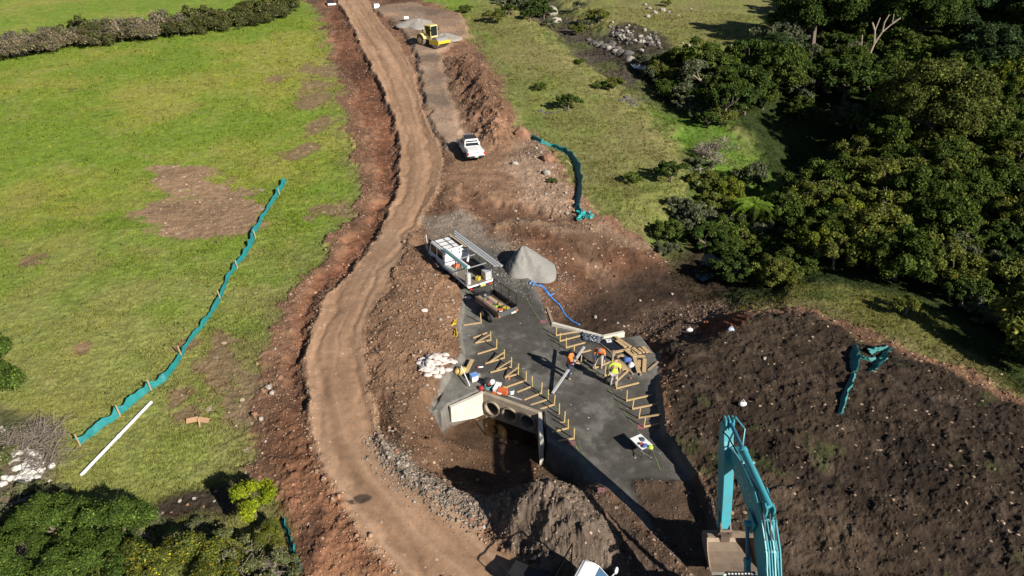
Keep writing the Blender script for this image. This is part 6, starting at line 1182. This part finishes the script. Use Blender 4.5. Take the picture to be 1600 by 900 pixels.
# ---------------------------------------------------------------- people
def skinmesh(name, chain_v, edges, rad_, m, parent, sub=1):
    me = bpy.data.meshes.new(name); me.from_pydata(chain_v, edges, []); o = bpy.data.objects.new(name, me); C.objects.link(o)
    o.modifiers.new('s', 'SKIN'); o.modifiers.new('u', 'SUBSURF').levels = sub; o.modifiers['u'].render_levels = sub
    for i, v in enumerate(me.skin_vertices[0].data): v.radius = (rad_[i], rad_[i]) if not isinstance(rad_[i], tuple) else rad_[i]; v.use_root = (i == 0)
    bpy.context.view_layer.update(); dg = bpy.context.evaluated_depsgraph_get(); me2 = bpy.data.meshes.new_from_object(o.evaluated_get(dg)); bpy.data.objects.remove(o)
    me2.materials.clear(); me2.materials.append(MATS[m]); me2.polygons.foreach_set('use_smooth', [True]*len(me2.polygons)); me2.name = name
    return link(name, me2, parent)
def person(px, py, rz, label, J, top, legs, sleeves='bare', hat='hair', hatm='black_cloth', vest=None, k=1.03):
    e = empty('person', P(px, py), rz, label, 'person'); J = {a: V3(v)*k for a, v in J.items()}
    names = ['pelvis','waist','chest','neck','head','sL','eL','hL','sR','eR','hR','hipL','kL','aL','tL','hipR','kR','aR','tR']
    ed = [('pelvis','waist'),('waist','chest'),('chest','neck'),('neck','head'),('chest','sL'),('sL','eL'),('eL','hL'),('chest','sR'),('sR','eR'),('eR','hR'),('pelvis','hipL'),('hipL','kL'),('kL','aL'),('aL','tL'),('pelvis','hipR'),('hipR','kR'),('kR','aR'),('aR','tR')]
    rr_ = dict(pelvis=.15,waist=.14,chest=.165,neck=.06,head=.095,sL=.075,eL=.05,hL=.034,sR=.075,eR=.05,hR=.034,hipL=.10,kL=.065,aL=.045,tL=.04,hipR=.10,kR=.065,aR=.045,tR=.04)
    vs = [J[n] for n in names]; E = [(names.index(a), names.index(b)) for a, b in ed]; R_ = [rr_[n]*k for n in names]
    up = (J['head']-J['neck']).normalized(); vs.append(J['head'] + up*.10); E.append((4, len(vs)-1)); R_.append(.08)
    fw = V3((0,1,0)); vs.append(J['head'] + fw*.10 + up*.02); E.append((4, len(vs)-1)); R_.append(.022)     # nose
    for s in 'LR':                                          # palm, four fingers and thumb
        h = J['h'+s]; d = (h - J['e'+s]).normalized(); sd = d.cross(V3((0,1,0))); sd = sd.normalized() if sd.length > .1 else V3((1,0,0)); pn = d.cross(sd)
        pm = h + d*.07; i0 = len(vs); vs.append(pm); E.append((names.index('h'+s), i0)); R_.append(.036)
        for f, (o_, L_) in enumerate(((-.03,.075),(-.01,.085),(.01,.08),(.03,.065))):
            a_ = pm + sd*o_*1.1 + d*.03; m1 = a_ + d*L_*.55 + pn*.01; m2 = m1 + d*L_*.3 + pn*.035; j = len(vs); vs += [a_, m1, m2]; E += [(i0, j), (j, j+1), (j+1, j+2)]; R_ += [.011,.0095,.008]
        j = len(vs); vs += [h + d*.02 - sd*.045, h + d*.06 - sd*.065 + pn*.02]; E += [(names.index('h'+s), j), (j, j+1)]; R_ += [.013,.010]
    skinmesh('body', vs, E, R_, 'skin', e)
    def sub(nms, eds, radd, m, nm): return skinmesh(nm, [J[n] for n in nms], [(nms.index(a), nms.index(b)) for a, b in eds], [rr_[n]*k + radd.get(n, radd['*']) for n in nms], m, e)
    el = {s: J['s'+s].lerp(J['e'+s], .85) for s in 'LR'}; J['mL'], J['mR'] = el['L'], el['R']; rr_['mL'] = rr_['mR'] = .055
    J['n2'] = J['chest'].lerp(J['neck'], .6); rr_['n2'] = .09
    sh = sub(['waist','chest','n2','sL','mL','sR','mR','pelvis'], [('waist','chest'),('chest','n2'),('chest','sL'),('sL','mL'),('chest','sR'),('sR','mR'),('waist','pelvis')], {'*':.03,'pelvis':.02}, top, 'shirt')
    if sleeves != 'bare':
        for s in 'LR': skinmesh('sleeve', [J['m'+s]*1.0, J['e'+s], J['e'+s].lerp(J['h'+s], .85)], [(0,1),(1,2)], [.078,.07,.052], sleeves, e)
    sub(['pelvis','hipL','kL','aL','hipR','kR','aR'], [('pelvis','hipL'),('hipL','kL'),('kL','aL'),('pelvis','hipR'),('hipR','kR'),('kR','aR')], {'*':.03,'pelvis':.025}, legs, 'trousers')
    for s in 'LR': skinmesh('boot', [J['a'+s]+V3((0,0,.03)), J['a'+s]+V3((0,.02,-.03)), J['t'+s]], [(0,1),(1,2)], [.06,.062,.05], 'boots', e)
    hd = J['head'] + up*.06
    if hat == 'hardhat' or hat == 'cap':
        b = MB(); b.ico(hd, .125, (1,1.1,.85), 0, 2); b.build('hat', hatm, e, smooth='all'); b = MB(); b.cyl(hd - V3((0,0,.005)), hd + V3((0,.0,.012)), .20 if hat == 'hardhat' else .13, 20); b.build('hat_brim', hatm, e)
    else: b = MB(); b.ico(hd - fw*.02, .112, (1,1.1,1), .03, 2); b.build('hair', 'black_cloth', e, smooth='all')
    if vest:
        b = MB(); wv = J['waist'].lerp(J['pelvis'], .3); r1 = .185
        b.build; cv = MB(); cv.tube([wv, wv + V3((0,0,.05))], [.19,.19], 14); cv.build('belt', vest, e)
    return e
stand = dict(pelvis=(0,0,.92),waist=(0,0,1.08),chest=(0,.01,1.30),neck=(0,.02,1.48),head=(0,.05,1.60),sL=(-.19,0,1.40),eL=(-.27,.02,1.12),hL=(-.28,.12,.88),sR=(.19,0,1.40),eR=(.27,.02,1.12),hR=(.28,.12,.88),hipL=(-.09,0,.86),kL=(-.11,.03,.48),aL=(-.12,0,.09),tL=(-.13,.14,.04),hipR=(.09,0,.86),kR=(.11,.03,.48),aR=(.12,0,.09),tR=(.13,.14,.04))
j1 = dict(stand); j1.update(eR=(.30,.18,1.18),hR=(.22,.42,1.12),eL=(-.28,.15,1.15),hL=(-.12,.36,1.05),hipL=(-.10,0,.86),aL=(-.22,-.02,.09),tL=(-.25,.10,.04),kL=(-.16,.03,.48),aR=(.22,.02,.09),tR=(.26,.14,.04),kR=(.17,.04,.48))
person(889,589,R(-105),'person in orange vest and dark trousers holding the long aluminium bar on the pad', j1,'hivis_orange','navy_cloth',sleeves='navy_cloth',hat='cap',hatm='black_cloth')
j2 = dict(stand); j2.update(waist=(0,.08,1.06),chest=(0,.24,1.22),neck=(0,.38,1.34),head=(0,.46,1.41),sL=(-.20,.26,1.28),eL=(-.30,.34,1.02),hL=(-.30,.46,.80),sR=(.20,.26,1.28),eR=(.30,.30,1.00),hR=(.26,.42,.78),pelvis=(0,-.05,.92),aR=(.26,.12,.09),tR=(.30,.24,.04),kR=(.2,.12,.48))
person(936,574,R(165),'person in orange shirt with navy sleeves and pale trousers bending over the boards', j2,'hivis_orange','pale_trousers',sleeves='navy_cloth',hat='cap',hatm=mat('grey_cap', (.16,.15,.15), .8))
j3 = dict(stand); j3.update(eL=(-.32,.05,1.12),hL=(-.36,.16,.86),waist=(0,.04,1.08),chest=(0,.10,1.29),neck=(0,.18,1.46),head=(0,.25,1.56),sL=(-.2,.1,1.38),sR=(.2,.1,1.38))
person(958,604,R(-12),'person in lime yellow shirt and pale trousers standing among the pegs, back to the camera', j3,'hivis_yellow','pale_trousers',hat='hair')

# ---------------------------------------------------------------- labels for plants and planks by what they stand next to
def proj(v):
    y = v.y*cos(R(PITCH)) - (v.z-CAMH)*sin(R(PITCH)); w = v.y*sin(R(PITCH)) + (v.z-CAMH)*cos(R(PITCH)); return 800 + v.x/y*FOC, 450 - w/y*FOC
MARKS = [('the creek pool',1098,412),('the tree fern',1172,345),('the leafless shrub',1112,248),('the broad rounded tree',1440,200),('the bleached dead tree',1348,90),('the golden-green tree',1565,160),('the dark hollow',1225,225),('the bright yellow-green bush',1355,410),('the upper creek rocks',1000,75),('the lower right meadow',1420,470),('the right photo edge',1590,380),('the slim young tree',1205,85)]
def dirword(dx, dy):
    a = math.degrees(math.atan2(-dy, dx)) % 360; return ['right of','above and right of','above','above and left of','left of','below and left of','below','below and right of'][int((a + 22.5) // 45) % 8]
def relabel(objs, marks):
    bins = {}
    for o, px, py, desc in objs:
        nm, mx, my = min(marks, key=lambda q: (q[1]-px)**2 + (q[2]-py)**2); bins.setdefault((desc, dirword(px-mx, py-my), nm), []).append(((px-mx)**2 + (py-my)**2, o))
    for (desc, dw, nm), L_ in bins.items():
        L_.sort(key=lambda t: t[0])
        for i, (_, o) in enumerate(L_):
            rk = '' if len(L_) == 1 else (', nearest to it' if i == 0 else ', %s nearest to it' % ORD[min(i, 14)])
            o['label'] = '%s %s %s%s' % (desc, dw, nm, rk)
SH = {'small dense green tree in the scrub along the creek':'dense green tree','small olive tree with bare twigs showing, in the creek scrub':'twiggy olive tree','rounded mid-green shrub in the creek scrub':'rounded green shrub','grey-green twiggy shrub in the creek scrub':'grey-green twiggy shrub','olive-green shrub in the creek scrub':'olive-green shrub','dark green shrub in the creek scrub':'dark green shrub','yellow-leaved shrub in the creek scrub':'yellow-leaved shrub','tall dark green tree in the dense wood at the upper right':'tall dark green tree','tall blue-green tree in the dense wood at the upper right':'tall blue-green tree','scrubby bush on the bank of the rocky creek':'scrubby creek-bank bush','scrub bush on the lower right meadow beside the wood edge':'meadow-edge scrub bush'}
L1 = []; HL = []
for o in bpy.data.objects:
    if o.parent is None and o.type == 'EMPTY' and 'label' in o:
        if o['label'] in SH:
            x_, y_ = proj(o.location + V3((0,0,1))); L1.append((o, x_, y_, SH[o['label']]))
        elif 'hedge across' in o['label']: HL.append((proj(o.location)[0], o))
relabel(L1, MARKS)
HL.sort(key=lambda t: t[0])
def ordn(i):
    T = ['','twenty-','thirty-','forty-','fifty-','sixty-','seventy-']; TT = ['','twentieth','thirtieth','fortieth','fiftieth','sixtieth','seventieth']; U = ORD + ['sixteenth','seventeenth','eighteenth','nineteenth']
    if i < 20: return U[i-1]
    return TT[i//10-1] if i % 10 == 0 else T[i//10-1] + ORD[i % 10 - 1]
for i, (_, o) in enumerate(HL): o['label'] = '%s shrub, %s from the left in the paddock hedge' % ('green-leaved' if 'green' in o['label'] else 'grey-brown twiggy', ordn(i+1))
relabel([(e, x_, y_, 'loose timber plank') for e, x_, y_ in LMK], [('the black plastic sheet',955,542),('the dark blue bag',979,565),('the thick timber post',958,558),('the pad corner',1020,560),('the crumpled tan bag',719,580)])
for pr in PROT.values():                                    # prototypes never used
    if pr[1] == 0:
        for ch in list(pr[0].children): bpy.data.objects.remove(ch)
        bpy.data.objects.remove(pr[0])
